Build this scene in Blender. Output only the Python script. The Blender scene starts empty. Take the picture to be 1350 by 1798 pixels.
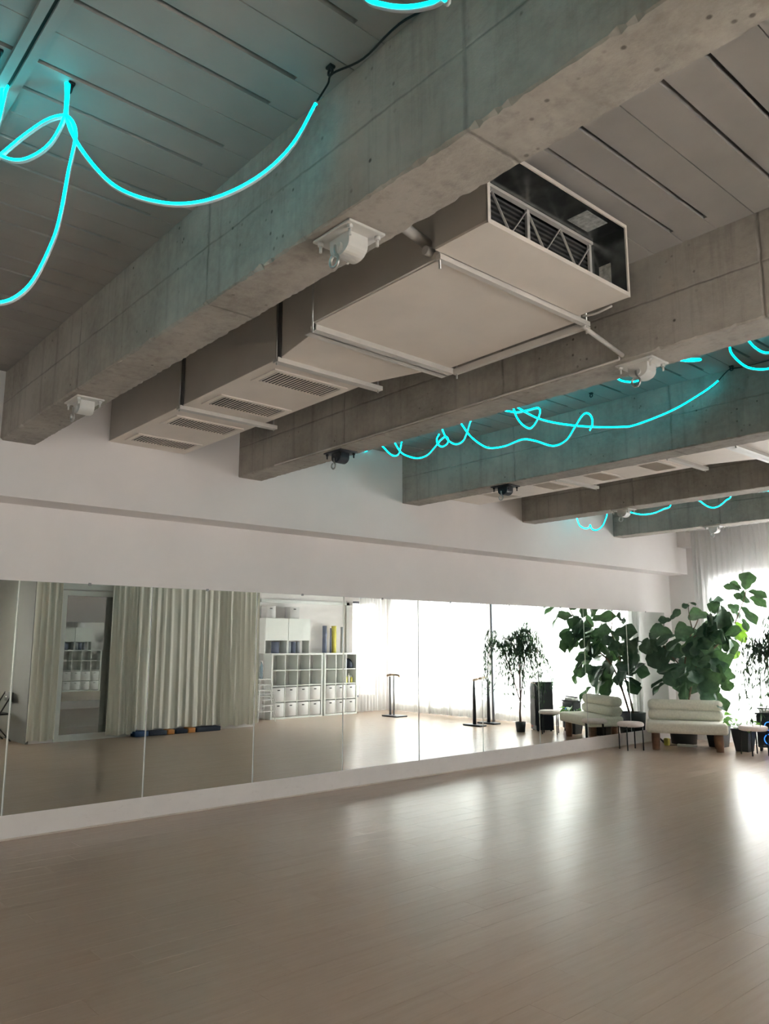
import bpy, bmesh, math, random
from mathutils import Vector, Matrix
PI = math.pi
scene = bpy.context.scene
COL = scene.collection
random.seed(7)

# ------------------------------------------------------------------ camera
cd = bpy.data.cameras.new('camera')
cd.sensor_fit = 'HORIZONTAL'; cd.sensor_width = 36.0; cd.lens = 1371.1 * 36.0 / 1350.0
cd.clip_start = 0.05; cd.clip_end = 200
cam = bpy.data.objects.new('camera', cd); COL.objects.link(cam)
cam.location = (6.9646, 0.0, 1.55)
cam.rotation_euler = (math.radians(90 + 9.5866), 0, math.radians(48.8376))
scene.camera = cam

# ------------------------------------------------------------------ sky, sun, exposure
world = bpy.data.worlds.new('sky'); scene.world = world; world.use_nodes = True
wn = world.node_tree.nodes['Background']
wn.inputs[0].default_value = (1.0, 0.972, 0.965, 1); wn.inputs[1].default_value = 34.0
sl = bpy.data.lights.new('sun', 'SUN'); sl.energy = 8.0; sl.angle = 0.01; sl.color = (1, 0.95, 0.86)
sun = bpy.data.objects.new('sun', sl); COL.objects.link(sun)
sun.rotation_euler = Vector((0.22, -0.80, -0.50)).to_track_quat('-Z', 'Y').to_euler()
WINDOWS = [(0.85, 3.93), (4.22, 7.05)]; W_SILL, W_HEAD = 0.32, 2.55
FILL_WINDOWS = [(-4.2, -3.3), (-1.9, -1.2), (2.3, 3.35)]; S_SILL, S_HEAD = 0.5, 2.6  # unseen side openings added to bring fill light into the near half
def portal(name, loc, rot, sx, sy):
    l = bpy.data.lights.new(name, 'AREA'); l.shape = 'RECTANGLE'; l.size = sx; l.size_y = sy
    l.cycles.is_portal = True
    o = bpy.data.objects.new(name, l); COL.objects.link(o); o.location = loc; o.rotation_euler = rot
for a, b in WINDOWS:
    portal('window_portal', ((a + b) / 2, 12.97, (W_SILL + W_HEAD) / 2), (-PI / 2, 0, 0), b - a, W_HEAD - W_SILL)
portal('window_portal', (7.72, 12.05, 1.42), (0, PI / 2, 0), 2.27, 0.9)
for a, b in FILL_WINDOWS:
    portal('window_portal', (8.62, (a + b) / 2, (S_SILL + S_HEAD) / 2), (0, PI / 2, 0), S_HEAD - S_SILL, b - a)
vs = scene.view_settings
vs.view_transform = 'Standard'; vs.look = 'None'; vs.gamma = 1.0; vs.use_curve_mapping = False
vs.exposure = 1.15
cy = scene.cycles
cy.use_denoising = True
cy.max_bounces = 10; cy.diffuse_bounces = 5; cy.glossy_bounces = 6; cy.transmission_bounces = 4; cy.transparent_max_bounces = 12
cy.use_adaptive_sampling = True; cy.adaptive_threshold = 0.03
cy.sample_clamp_indirect = 8.0

# ------------------------------------------------------------------ materials
def new_mat(name):
    m = bpy.data.materials.new(name); m.use_nodes = True
    nt = m.node_tree
    return m, nt, nt.nodes['Principled BSDF']
def N(nt, kind, **kw):
    n = nt.nodes.new(kind)
    for k, v in kw.items(): setattr(n, k, v)
    return n
def setin(n, **kw):
    for k, v in kw.items(): n.inputs[k.replace('_', ' ')].default_value = v
def ramp(nt, fac, c0, c1, p0=0.3, p1=0.7):
    r = N(nt, 'ShaderNodeValToRGB')
    r.color_ramp.elements[0].position = p0; r.color_ramp.elements[1].position = p1
    r.color_ramp.elements[0].color = (*c0, 1) if len(c0) == 3 else c0
    r.color_ramp.elements[1].color = (*c1, 1) if len(c1) == 3 else c1
    nt.links.new(fac, r.inputs[0]); return r.outputs[0]
def mapping(nt, scale=(1, 1, 1), kind='Object', rand=False):
    tc = N(nt, 'ShaderNodeTexCoord'); mp = N(nt, 'ShaderNodeMapping')
    mp.inputs['Scale'].default_value = scale
    nt.links.new(tc.outputs[kind], mp.inputs['Vector'])
    if rand:
        oi = N(nt, 'ShaderNodeObjectInfo'); ml = N(nt, 'ShaderNodeMath', operation='MULTIPLY'); ml.inputs[1].default_value = 37.0
        nt.links.new(oi.outputs['Random'], ml.inputs[0]); nt.links.new(ml.outputs[0], mp.inputs['Location'])
    return mp.outputs[0]
def noise(nt, vec, scale=5, detail=4, rough=0.55):
    n = N(nt, 'ShaderNodeTexNoise'); setin(n, Scale=scale, Detail=detail, Roughness=rough)
    nt.links.new(vec, n.inputs['Vector']); return n.outputs['Fac']
def mixc(nt, fac, a, b, mode='MIX'):
    m = N(nt, 'ShaderNodeMix', data_type='RGBA', blend_type=mode)
    for sock, v in ((m.inputs[0], fac), (m.inputs[6], a), (m.inputs[7], b)):
        if hasattr(v, 'is_output'): nt.links.new(v, sock)
        elif isinstance(v, (int, float)): sock.default_value = v
        else: sock.default_value = (*v, 1) if len(v) == 3 else v
    return m.outputs[2]
def bump(nt, b, h, strength=0.2, dist=0.01):
    n = N(nt, 'ShaderNodeBump'); setin(n, Strength=strength, Distance=dist)
    nt.links.new(h, n.inputs['Height']); nt.links.new(n.outputs[0], b.inputs['Normal'])
def math_(nt, op, a, b=None, c=None):
    m = N(nt, 'ShaderNodeMath', operation=op)
    for i, v in enumerate((a, b, c)):
        if v is None: continue
        if hasattr(v, 'is_output'): nt.links.new(v, m.inputs[i])
        else: m.inputs[i].default_value = v
    return m.outputs[0]
def plain(name, col, rough=0.5, metal=0.0, var=0.12, scale=6.0, bumps=0.0, spec=0.5, rand=False):
    m, nt, b = new_mat(name)
    v = mapping(nt, rand=rand); f = noise(nt, v, scale, 5)
    d = tuple(c * (1 - var) for c in col); l = tuple(min(1, c * (1 + var)) for c in col)
    nt.links.new(ramp(nt, f, d, l), b.inputs['Base Color'])
    setin(b, Roughness=rough, Metallic=metal); b.inputs['Specular IOR Level'].default_value = spec
    if bumps: bump(nt, b, noise(nt, v, scale * 8, 4), bumps, 0.004)
    return m
M = {}
M['wall'] = plain('white_wall_paint', (0.81, 0.772, 0.765), 0.75, var=0.025, scale=1.6, bumps=0.05, spec=0.25)
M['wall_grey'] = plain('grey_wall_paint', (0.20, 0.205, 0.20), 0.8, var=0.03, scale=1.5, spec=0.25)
def scuffed():
    m, nt, b = new_mat('scuffed_white_plinth')
    v = mapping(nt); f = noise(nt, v, 3.5, 6, 0.65)
    f2 = noise(nt, mapping(nt, (1, 6, 14)), 1.2, 5, 0.7)
    c = mixc(nt, math_(nt, 'MULTIPLY', f, 0.9), (0.80, 0.76, 0.74), (0.66, 0.63, 0.62))
    c = mixc(nt, ramp(nt, f2, (0, 0, 0), (0.55, 0.55, 0.55), 0.58, 0.8), c, (0.5, 0.47, 0.45))
    nt.links.new(c, b.inputs['Base Color']); setin(b, Roughness=0.6); return m
M['plinth'] = scuffed()
def concrete(name, c_lo, c_hi, joints=True):
    m, nt, b = new_mat(name)
    v = mapping(nt)
    big = noise(nt, v, 1.7, 6, 0.6); fine = noise(nt, v, 22, 6, 0.6)
    streak = noise(nt, mapping(nt, (9, 9, 0.6)), 1.6, 5, 0.65)
    c = ramp(nt, big, c_lo, c_hi, 0.38, 0.62)
    c = mixc(nt, ramp(nt, fine, (0, 0, 0), (0.35, 0.35, 0.35), 0.35, 0.75), c, tuple(min(1, x * 1.25) for x in c_hi))
    c = mixc(nt, ramp(nt, streak, (0, 0, 0), (0.42, 0.42, 0.42), 0.52, 0.74), c, tuple(x * 0.5 for x in c_lo))
    vo = N(nt, 'ShaderNodeTexVoronoi'); setin(vo, Scale=13.0); nt.links.new(v, vo.inputs['Vector'])
    pit = ramp(nt, vo.outputs['Distance'], (1, 1, 1), (0, 0, 0), 0.07, 0.14)
    pit = math_(nt, 'MULTIPLY', pit, ramp(nt, noise(nt, v, 3.0, 3), (0, 0, 0), (1, 1, 1), 0.42, 0.6))
    c = mixc(nt, math_(nt, 'MULTIPLY', pit, 0.8), c, (0.05, 0.045, 0.04))
    rust = noise(nt, mapping(nt, (1.3, 5, 5)), 2.7, 3, 0.7)
    c = mixc(nt, ramp(nt, rust, (0, 0, 0), (0.7, 0.7, 0.7), 0.735, 0.78), c, (0.30, 0.15, 0.06))
    h = fine
    if joints:
        sx = N(nt, 'ShaderNodeSeparateXYZ'); nt.links.new(v, sx.inputs[0])
        wob = math_(nt, 'MULTIPLY', math_(nt, 'SUBTRACT', noise(nt, v, 6, 4), 0.5), 0.035)
        fx = math_(nt, 'ABSOLUTE', math_(nt, 'SUBTRACT', math_(nt, 'MODULO', math_(nt, 'ADD', math_(nt, 'ADD', sx.outputs[0], wob), 0.54), 1.705), 0.86))
        fz = math_(nt, 'ABSOLUTE', math_(nt, 'ADD', math_(nt, 'SUBTRACT', sx.outputs[2], 0.30), math_(nt, 'MULTIPLY', wob, 0.5)))
        near = math_(nt, 'MINIMUM', fx, math_(nt, 'ADD', fz, 0.003))
        line = ramp(nt, near, (1, 1, 1), (0, 0, 0), 0.002, 0.012)
        c = mixc(nt, math_(nt, 'MULTIPLY', math_(nt, 'MULTIPLY', line, ramp(nt, noise(nt, v, 4.5, 3), (0.2, 0.2, 0.2), (1, 1, 1), 0.35, 0.6)), 0.5), c, (0.05, 0.047, 0.045))
        h = math_(nt, 'SUBTRACT', fine, line)
    nt.links.new(c, b.inputs['Base Color']); setin(b, Roughness=0.85); b.inputs['Specular IOR Level'].default_value = 0.25
    bump(nt, b, h, 0.35, 0.012)
    return m
M['concrete'] = concrete('cast_concrete', (0.275, 0.255, 0.23), (0.415, 0.39, 0.355))
M['ceil'] = plain('grey_painted_precast', (0.34, 0.325, 0.31), 0.8, var=0.07, scale=2.2, bumps=0.15, spec=0.2, rand=True)
M['slab'] = plain('dark_joint_concrete', (0.05, 0.048, 0.045), 0.95)
def wood_floor():
    m, nt, b = new_mat('grey_beige_laminate')
    v = mapping(nt, (14, 1.1, 1), rand=True)
    g = noise(nt, v, 2.2, 7, 0.62)
    g2 = noise(nt, mapping(nt, (60, 2.2, 1), rand=True), 3, 4, 0.6)
    oi = N(nt, 'ShaderNodeObjectInfo')
    c = ramp(nt, g, (0.385, 0.288, 0.215), (0.43, 0.328, 0.252), 0.3, 0.72)
    c = mixc(nt, math_(nt, 'MULTIPLY', g2, 0.30), c, (0.32, 0.238, 0.172))
    c = mixc(nt, math_(nt, 'MULTIPLY', oi.outputs['Random'], 0.16), c, (0.46, 0.368, 0.30))
    nt.links.new(c, b.inputs['Base Color'])
    setin(b, Roughness=0.27); b.inputs['Specular IOR Level'].default_value = 0.5
    return m
M['floor'] = wood_floor()
M['subfloor'] = plain('dark_subfloor', (0.06, 0.045, 0.03), 0.9)
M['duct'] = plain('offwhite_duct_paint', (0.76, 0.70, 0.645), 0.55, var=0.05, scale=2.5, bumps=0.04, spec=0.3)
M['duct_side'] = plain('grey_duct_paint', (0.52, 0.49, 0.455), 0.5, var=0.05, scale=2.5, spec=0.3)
M['flange'] = plain('dark_galvanised_flange', (0.17, 0.17, 0.17), 0.4, metal=0.7)
M['rail'] = plain('painted_support_rail', (0.60, 0.575, 0.55), 0.4, var=0.06)
M['galv'] = plain('dark_galvanised_sheet', (0.20, 0.21, 0.21), 0.25, metal=0.9, var=0.3, scale=14)
M['black'] = plain('matt_black', (0.012, 0.012, 0.014), 0.55)
M['grille_dark'] = plain('grille_shade_plate', (0.03, 0.03, 0.03), 0.9)
M['label'] = plain('paper_label', (0.42, 0.43, 0.42), 0.6, var=0.4, scale=40)
M['anchor_white'] = plain('white_powdercoat', (0.62, 0.61, 0.59), 0.45, var=0.05)
M['anchor_black'] = plain('navy_black_powdercoat', (0.03, 0.035, 0.045), 0.4)
M['steel'] = plain('zinc_steel', (0.55, 0.55, 0.54), 0.3, metal=0.9)
def mirror_mat():
    m, nt, b = new_mat('silvered_mirror')
    v = mapping(nt); f = noise(nt, v, 0.8, 2)
    nt.links.new(ramp(nt, f, (0.83, 0.875, 0.845), (0.85, 0.89, 0.865)), b.inputs['Base Color'])
    setin(b, Metallic=1.0, Roughness=0.0); return m
M['mirror'] = mirror_mat()
M['mirror_edge'] = plain('ground_glass_edge', (0.75, 0.82, 0.79), 0.15, metal=0.6)
def emit(name, col, s):
    m, nt, b = new_mat(name)
    v = mapping(nt); f = noise(nt, v, 30, 2)
    nt.links.new(ramp(nt, f, tuple(c * 0.97 for c in col), col), b.inputs['Emission Color'])
    b.inputs['Base Color'].default_value = (0.0, 0.1, 0.1, 1)
    b.inputs['Emission Strength'].default_value = s; return m
M['neon'] = emit('cyan_neon_flex', (0.0, 0.78, 0.86), 4.6)
M['neon_back'] = plain('white_silicone_backing', (0.55, 0.62, 0.63), 0.5)
M['led'] = emit('blue_led', (0.03, 0.18, 0.9), 1.3)
def cloth(name, col, transp, transl, scale=90):
    m = bpy.data.materials.new(name); m.use_nodes = True; nt = m.node_tree; nt.nodes.clear()
    out = N(nt, 'ShaderNodeOutputMaterial'); d = N(nt, 'ShaderNodeBsdfDiffuse'); t = N(nt, 'ShaderNodeBsdfTranslucent'); tr = N(nt, 'ShaderNodeBsdfTransparent')
    v = mapping(nt); f = noise(nt, v, scale, 3)
    c = ramp(nt, f, tuple(x * 0.95 for x in col), col)
    nt.links.new(c, d.inputs[0]); nt.links.new(c, t.inputs[0])
    m1 = N(nt, 'ShaderNodeMixShader'); m1.inputs[0].default_value = transl
    nt.links.new(d.outputs[0], m1.inputs[1]); nt.links.new(t.outputs[0], m1.inputs[2])
    m2 = N(nt, 'ShaderNodeMixShader'); m2.inputs[0].default_value = transp
    nt.links.new(m1.outputs[0], m2.inputs[1]); nt.links.new(tr.outputs[0], m2.inputs[2])
    nt.links.new(m2.outputs[0], out.inputs[0]); return m
M['sheer'] = cloth('white_sheer_voile', (0.86, 0.855, 0.85), 0.08, 0.34)
M['fill_voile'] = cloth('warm_fill_voile', (0.92, 0.83, 0.70), 0.15, 0.6)  # tinted cloth that warms the fill from the added side windows
M['linen'] = cloth('cream_linen', (0.91, 0.88, 0.80), 0.0, 0.12)
def glass(name, refl, tint):
    m = bpy.data.materials.new(name); m.use_nodes = True; nt = m.node_tree; nt.nodes.clear()
    out = N(nt, 'ShaderNodeOutputMaterial'); g = N(nt, 'ShaderNodeBsdfGlossy'); tr = N(nt, 'ShaderNodeBsdfTransparent')
    g.inputs['Roughness'].default_value = 0.0
    tr.inputs[0].default_value = (*tint, 1)
    lw = N(nt, 'ShaderNodeFresnel'); lw.inputs[0].default_value = 1.45
    v = mapping(nt); f = noise(nt, v, 3, 2)
    nt.links.new(ramp(nt, f, (0.97, 0.98, 0.97), (1, 1, 1)), g.inputs[0])
    fac = math_(nt, 'ADD', lw.outputs[0], refl)
    mx = N(nt, 'ShaderNodeMixShader'); nt.links.new(fac, mx.inputs[0])
    nt.links.new(tr.outputs[0], mx.inputs[1]); nt.links.new(g.outputs[0], mx.inputs[2])
    nt.links.new(mx.outputs[0], out.inputs[0]); return m
M['pane'] = glass('window_glass', 0.0, (0.95, 0.97, 0.97))
M['door_glass'] = glass('dark_film_door_glass', 0.30, (0.35, 0.37, 0.36))
M['frame_white'] = plain('white_lacquered_frame', (0.74, 0.75, 0.73), 0.4, var=0.03)
M['frame_dark'] = plain('anthracite_window_frame', (0.10, 0.11, 0.13), 0.4)
M['melamine'] = plain('white_melamine', (0.80, 0.82, 0.79), 0.4, var=0.02)
M['box'] = plain('pale_grey_cardboard', (0.68, 0.67, 0.67), 0.7, var=0.03, rand=True)
M['sofa'] = plain('sage_beige_boucle', (0.80, 0.78, 0.69), 0.95, var=0.08, scale=40, bumps=0.3, spec=0.1)
M['stool'] = plain('pale_pink_velvet', (0.86, 0.76, 0.74), 0.95, var=0.06, scale=30, bumps=0.2, spec=0.1)
M['leg_wood'] = plain('reddish_brown_wood', (0.22, 0.11, 0.065), 0.5, var=0.3, scale=9)
M['pot'] = plain('charcoal_plastic', (0.022, 0.026, 0.032), 0.5)
M['soil'] = plain('potting_soil', (0.05, 0.035, 0.025), 0.95, var=0.5, scale=60)
M['bark'] = plain('brown_bark', (0.12, 0.08, 0.055), 0.9, var=0.35, scale=30, bumps=0.4)
def leaf(name, c0, c1, tl=0.3):
    m = bpy.data.materials.new(name); m.use_nodes = True; nt = m.node_tree
    b = nt.nodes['Principled BSDF']; out = nt.nodes['Material Output']
    v = mapping(nt, rand=True); f = noise(nt, v, 5, 4)
    c = ramp(nt, f, c0, c1); nt.links.new(c, b.inputs['Base Color']); setin(b, Roughness=0.36)
    t = N(nt, 'ShaderNodeBsdfTranslucent'); t.inputs[0].default_value = (c1[0] * 1.6, c1[1] * 1.7, c1[2] * 0.8, 1)
    mx = N(nt, 'ShaderNodeMixShader'); mx.inputs[0].default_value = tl
    nt.links.new(b.outputs[0], mx.inputs[1]); nt.links.new(t.outputs[0], mx.inputs[2]); nt.links.new(mx.outputs[0], out.inputs[0])
    return m
M['fig'] = leaf('fig_leaf_green', (0.026, 0.060, 0.042), (0.062, 0.125, 0.075), 0.10)
M['fig_lime'] = leaf('fig_leaf_lime', (0.06, 0.15, 0.025), (0.13, 0.24, 0.04), 0.22)
M['ficus'] = leaf('narrow_leaf_green', (0.02, 0.05, 0.035), (0.05, 0.10, 0.055), 0.12)
M['lily'] = leaf('broad_leaf_green', (0.03, 0.09, 0.03), (0.10, 0.22, 0.07), 0.25)
M['pale_wood'] = plain('pale_beech', (0.36, 0.25, 0.15), 0.5, var=0.1)
M['grey_metal'] = plain('grey_metal', (0.32, 0.32, 0.33), 0.4, metal=0.5)
M['speaker'] = plain('black_speaker_cabinet', (0.02, 0.024, 0.032), 0.45)
M['copper'] = plain('copper_trim', (0.45, 0.20, 0.12), 0.4)
M['red'] = plain('red_badge', (0.35, 0.05, 0.04), 0.5)
M['white_plastic'] = plain('white_plastic', (0.75, 0.75, 0.74), 0.4, var=0.02)
M['blue_mat'] = plain('blue_foam', (0.02, 0.06, 0.16), 0.7)
M['navy_mat'] = plain('navy_foam', (0.012, 0.02, 0.045), 0.7)
M['orange'] = plain('orange_foam', (0.50, 0.20, 0.04), 0.7)
M['slate'] = plain('slate_blue_foam', (0.18, 0.21, 0.30), 0.7)
M['yellow'] = plain('yellow_foam', (0.62, 0.55, 0.10), 0.7)
M['grey_foam'] = plain('grey_foam', (0.40, 0.42, 0.45), 0.7)
M['bottle'] = glass('blue_clear_plastic', 0.05, (0.70, 0.86, 0.95))
M['strip'] = plain('beige_silicone_strip', (0.55, 0.48, 0.42), 0.6)
M['concrete_out'] = plain('outdoor_paving', (0.45, 0.44, 0.42), 0.9)

# ------------------------------------------------------------------ mesh helpers
class MB:
    def __init__(s): s.v = []; s.f = []; s.sm = []
    def add(s, vs, fs, smooth=False):
        o = len(s.v); s.v += [tuple(map(float, q)) for q in vs]
        for f in fs: s.f.append([i + o for i in f]); s.sm.append(smooth)
        return s
    def box(s, x0, x1, y0, y1, z0, z1):
        vs = [(x0, y0, z0), (x1, y0, z0), (x1, y1, z0), (x0, y1, z0), (x0, y0, z1), (x1, y0, z1), (x1, y1, z1), (x0, y1, z1)]
        return s.add(vs, [(0, 3, 2, 1), (4, 5, 6, 7), (0, 1, 5, 4), (1, 2, 6, 5), (2, 3, 7, 6), (3, 0, 4, 7)])
    def rbox(s, x0, x1, y0, y1, z0, z1, r=0.01, seg=3):
        bm = bmesh.new(); bmesh.ops.create_cube(bm, size=1)
        for q in bm.verts: q.co = Vector(((x0 + x1) / 2 + q.co.x * (x1 - x0), (y0 + y1) / 2 + q.co.y * (y1 - y0), (z0 + z1) / 2 + q.co.z * (z1 - z0)))
        bmesh.ops.bevel(bm, geom=bm.edges[:], offset=r, segments=seg, profile=0.5, affect='EDGES')
        bm.verts.index_update()
        s.add([q.co[:] for q in bm.verts], [[w.index for w in f.verts] for f in bm.faces], True); bm.free(); return s
    def bar(s, a, b, w, h=None, up=(0, 0, 1)):
        a = Vector(a); b = Vector(b); d = (b - a).normalized(); h = h or w
        u = Vector(up)
        if abs(d.dot(u)) > 0.98: u = Vector((1, 0, 0))
        sd = d.cross(u).normalized(); u = sd.cross(d).normalized()
        q = []
        for p in (a, b):
            for i, j in ((-1, -1), (1, -1), (1, 1), (-1, 1)): q.append(p + sd * (i * w / 2) + u * (j * h / 2))
        return s.add([x[:] for x in q], [(0, 1, 2, 3), (7, 6, 5, 4), (0, 4, 5, 1), (1, 5, 6, 2), (2, 6, 7, 3), (3, 7, 4, 0)])
    def tube(s, pts, r, seg=8, cap=True):
        pts = [Vector(p) for p in pts]; n = len(pts)
        rs = r if isinstance(r, (list, tuple)) else [r] * n
        T = [(pts[min(i + 1, n - 1)] - pts[max(i - 1, 0)]).normalized() for i in range(n)]
        u = T[0].orthogonal().normalized(); vs = []
        for i in range(n):
            u = (u - T[i] * u.dot(T[i]))
            u = u.normalized() if u.length > 1e-6 else T[i].orthogonal().normalized()
            w = T[i].cross(u)
            for k in range(seg):
                a = 2 * PI * k / seg; vs.append((pts[i] + (u * math.cos(a) + w * math.sin(a)) * rs[i])[:])
        fs = [(i * seg + k, i * seg + (k + 1) % seg, (i + 1) * seg + (k + 1) % seg, (i + 1) * seg + k) for i in range(n - 1) for k in range(seg)]
        s.add(vs, fs, True)
        if cap:
            o = len(s.v) - len(vs)
            s.f.append([o + k for k in range(seg)][::-1]); s.sm.append(False)
            s.f.append([o + (n - 1) * seg + k for k in range(seg)]); s.sm.append(False)
        return s
    def lathe(s, prof, c=(0, 0, 0), seg=20):
        vs = []
        for r, z in prof:
            for k in range(seg):
                a = 2 * PI * k / seg; vs.append((c[0] + r * math.cos(a), c[1] + r * math.sin(a), c[2] + z))
        n = len(prof)
        fs = [(i * seg + k, i * seg + (k + 1) % seg, (i + 1) * seg + (k + 1) % seg, (i + 1) * seg + k) for i in range(n - 1) for k in range(seg)]
        s.add(vs, fs, True)
        o = len(s.v) - len(vs)
        s.f.append([o + k for k in range(seg)][::-1]); s.sm.append(False)
        s.f.append([o + (n - 1) * seg + k for k in range(seg)]); s.sm.append(False)
        return s
    def prism(s, poly, axis, a0, a1):
        # poly: list of 2D points; axis: 0,1,2 the extrusion axis
        def mk(p, a):
            q = list(p); q.insert(axis, a); return q
        n = len(poly); vs = [mk(p, a0) for p in poly] + [mk(p, a1) for p in poly]
        fs = [list(range(n))[::-1], list(range(n, 2 * n))] + [(i, (i + 1) % n, n + (i + 1) % n, n + i) for i in range(n)]
        return s.add(vs, fs)
    def build(s, name, mat, parent=None, loc=(0, 0, 0), world=False, rz=0, fix=True):
        off = Vector((0, 0, 0))
        if world and parent is not None: off = Vector(parent.location)
        elif world: off = Vector(loc)
        me = bpy.data.meshes.new(name)
        me.from_pydata([(x - off.x, y - off.y, z - off.z) for x, y, z in s.v], [], s.f)
        me.polygons.foreach_set('use_smooth', s.sm)
        if fix:
            bm = bmesh.new(); bm.from_mesh(me); bmesh.ops.recalc_face_normals(bm, faces=bm.faces[:]); bm.to_mesh(me); bm.free()
        me.materials.append(M[mat] if isinstance(mat, str) else mat)
        o = bpy.data.objects.new(name, me); COL.objects.link(o)
        if parent is not None: o.parent = parent
        if parent is None: o.location = loc
        o.rotation_euler = (0, 0, rz)
        return o
def tag(o, label=None, cat=None, group=None, kind=None):
    if label: o['label'] = label
    if cat: o['category'] = cat
    if group: o['group'] = group
    if kind: o['kind'] = kind
    return o
def thing(name, label, cat, loc=(0, 0, 0), rz=0, group=None, kind=None):
    o = bpy.data.objects.new(name, None); COL.objects.link(o); o.empty_display_size = 0.1
    o.location = loc; o.rotation_euler = (0, 0, rz)
    return tag(o, label, cat, group, kind)
def copy_tree(o, parent=None):
    c = o.copy(); COL.objects.link(c); c.parent = parent
    for ch in list(o.children): copy_tree(ch, c)
    return c
def instance(name, me, parent, loc=(0, 0, 0), rot=None):
    o = bpy.data.objects.new(name, me); COL.objects.link(o); o.parent = parent; o.location = loc
    if rot: o.rotation_euler = rot
    return o
def smooth_path(pts, k=6):
    P = [Vector(p) for p in pts]; P = [P[0] * 2 - P[1]] + P + [P[-1] * 2 - P[-2]]; out = []
    for i in range(1, len(P) - 2):
        for j in range(k):
            t = j / k; a, b, c, d = P[i - 1:i + 3]
            out.append(0.5 * ((2 * b) + (c - a) * t + (2 * a - 5 * b + 4 * c - d) * t * t + (3 * b - a - 3 * c + d) * t ** 3))
    out.append(P[-2]); return out

# ------------------------------------------------------------------ room shell
ZC = 3.735; ZB = 3.168; BW = 0.27; BY0 = 1.686; BSP = 2.19; BULK = 0.345; YW = 12.65
def structure(o, label, cat): return tag(o, label, cat, kind='structure')
floor = MB().box(-0.2, 8.6, -5.2, 12.95, -0.15, -0.012).build('floor', 'subfloor')
structure(floor, 'grey-beige laminate plank floor of the studio', 'floor')
PW, PL = 0.19, 1.38
def seen(x, y):
    dx, dy, dz = x - 6.9646, y, -1.55
    ya, pi_ = math.radians(48.8376), math.radians(9.5866)
    F = (-math.sin(ya) * math.cos(pi_), math.cos(ya) * math.cos(pi_), math.sin(pi_)); Rr = (math.cos(ya), math.sin(ya), 0)
    d = dx * F[0] + dy * F[1] + dz * F[2]
    if d < 0.5: return False
    return abs(1371 * (dx * Rr[0] + dy * Rr[1]) / d) < 780
pm = MB().box(-PW / 2 + 0.0007, PW / 2 - 0.0007, -PL / 2 + 0.0007, PL / 2 - 0.0007, -0.012, 0)
plank_mesh = None; spots = []
row = 0; x = 4.395 - PW * 23
while x < 8.42:
    off = (0.0 if row == 24 else random.uniform(0, PL)); y = 2.92 - PL * 7 + off
    while y < YW:
        c = y + PL / 2
        if c > -4.9 + PL / 2 - 0.6: spots.append((x + PW / 2, c))
        y += PL
    x += PW; row += 1
spots = [s for s in spots if s[0] - PW / 2 > 0.0 and s[1] + PL / 2 < YW + 1.3]
near = sorted([s for s in spots if seen(*s)], key=lambda s: (s[0] - 6.96) ** 2 + s[1] ** 2)[:298]
nearset = set(near); rest = MB()
for s in spots:
    if s in nearset:
        if plank_mesh is None:
            o = pm.build('floor_plank', 'floor', floor); plank_mesh = o.data; o.location = (s[0], s[1], 0)
        else: instance('floor_plank', plank_mesh, floor, (s[0], s[1], 0))
    else:
        rest.box(s[0] - PW / 2 + .0007, s[0] + PW / 2 - .0007, s[1] - PL / 2 + .0007, min(s[1] + PL / 2 - .0007, 12.9), -0.012, 0)
rest.box(0.0, 0.025, -5, YW, -0.012, 0)
tag(rest.build('floor_planks_beyond', 'floor', floor), kind='stuff')

wl = MB().box(-0.3, 0.0, -5.2, 12.95, 0, 2.7174).build('wall_left', 'wall')
structure(wl, 'long white wall carrying the mirrors, with a deeper white band above', 'wall')
MB().box(-0.3, BULK, -5.2, YW, 2.7174, 3.95).build('bulkhead', 'wall', wl)
MB().box(0.0005, 0.006, -5.0, YW, 0.0, 0.188).build('plinth', 'plinth', wl)
bb = MB().box(0.006, 0.018, -5.0, YW, 0.0, 0.012).build('baseboard_left', 'strip')
structure(bb, 'thin beige strip where the mirror wall meets the floor', 'baseboard')

def wall_with_openings(mb, axis, a0, a1, t0, t1, ops, z1=3.95):
    # ops: (lo, hi, sill, head) along the wall's own axis
    def b(lo, hi, za, zb):
        if hi - lo < 1e-4 or zb - za < 1e-4: return
        if axis == 'x': mb.box(lo, hi, t0, t1, za, zb)
        else: mb.box(t0, t1, lo, hi, za, zb)
    cur = a0
    for lo, hi, s, h in ops:
        b(cur, lo, 0, z1); b(lo, hi, 0, s); b(lo, hi, h, z1); cur = hi
    b(cur, a1, 0, z1); return mb
wb = wall_with_openings(MB(), 'x', -0.3, 7.45, YW, 12.95, [(a, b, W_SILL, W_HEAD) for a, b in WINDOWS]).build('wall_back', 'wall')
structure(wb, 'white window wall at the far end behind the sheer curtains', 'wall')
wr = MB()
wall_with_openings(wr, 'y', 4.13, 8.25, 6.25, 6.45, [(4.50, 5.75, 0.0, 2.43)])
wr.box(6.45, 7.45, 8.05, 8.25, 0, 3.95)
wall_with_openings(wr, 'y', 8.05, 12.95, 7.45, 7.7, [(11.6, 12.5, W_SILL, W_HEAD)])
wr = wr.build('wall_right', 'wall'); structure(wr, 'white wall facing the mirrors, stepping back behind the shelves', 'wall')
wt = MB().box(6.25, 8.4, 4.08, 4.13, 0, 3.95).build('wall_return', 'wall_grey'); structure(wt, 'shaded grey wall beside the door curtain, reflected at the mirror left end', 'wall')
wo = wall_with_openings(MB(), 'y', -5.2, 12.95, 8.4, 8.6, [(a, b, S_SILL, S_HEAD) for a, b in FILL_WINDOWS]).build('wall_outer', 'wall'); structure(wo, 'white side wall behind the viewer', 'wall')
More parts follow.
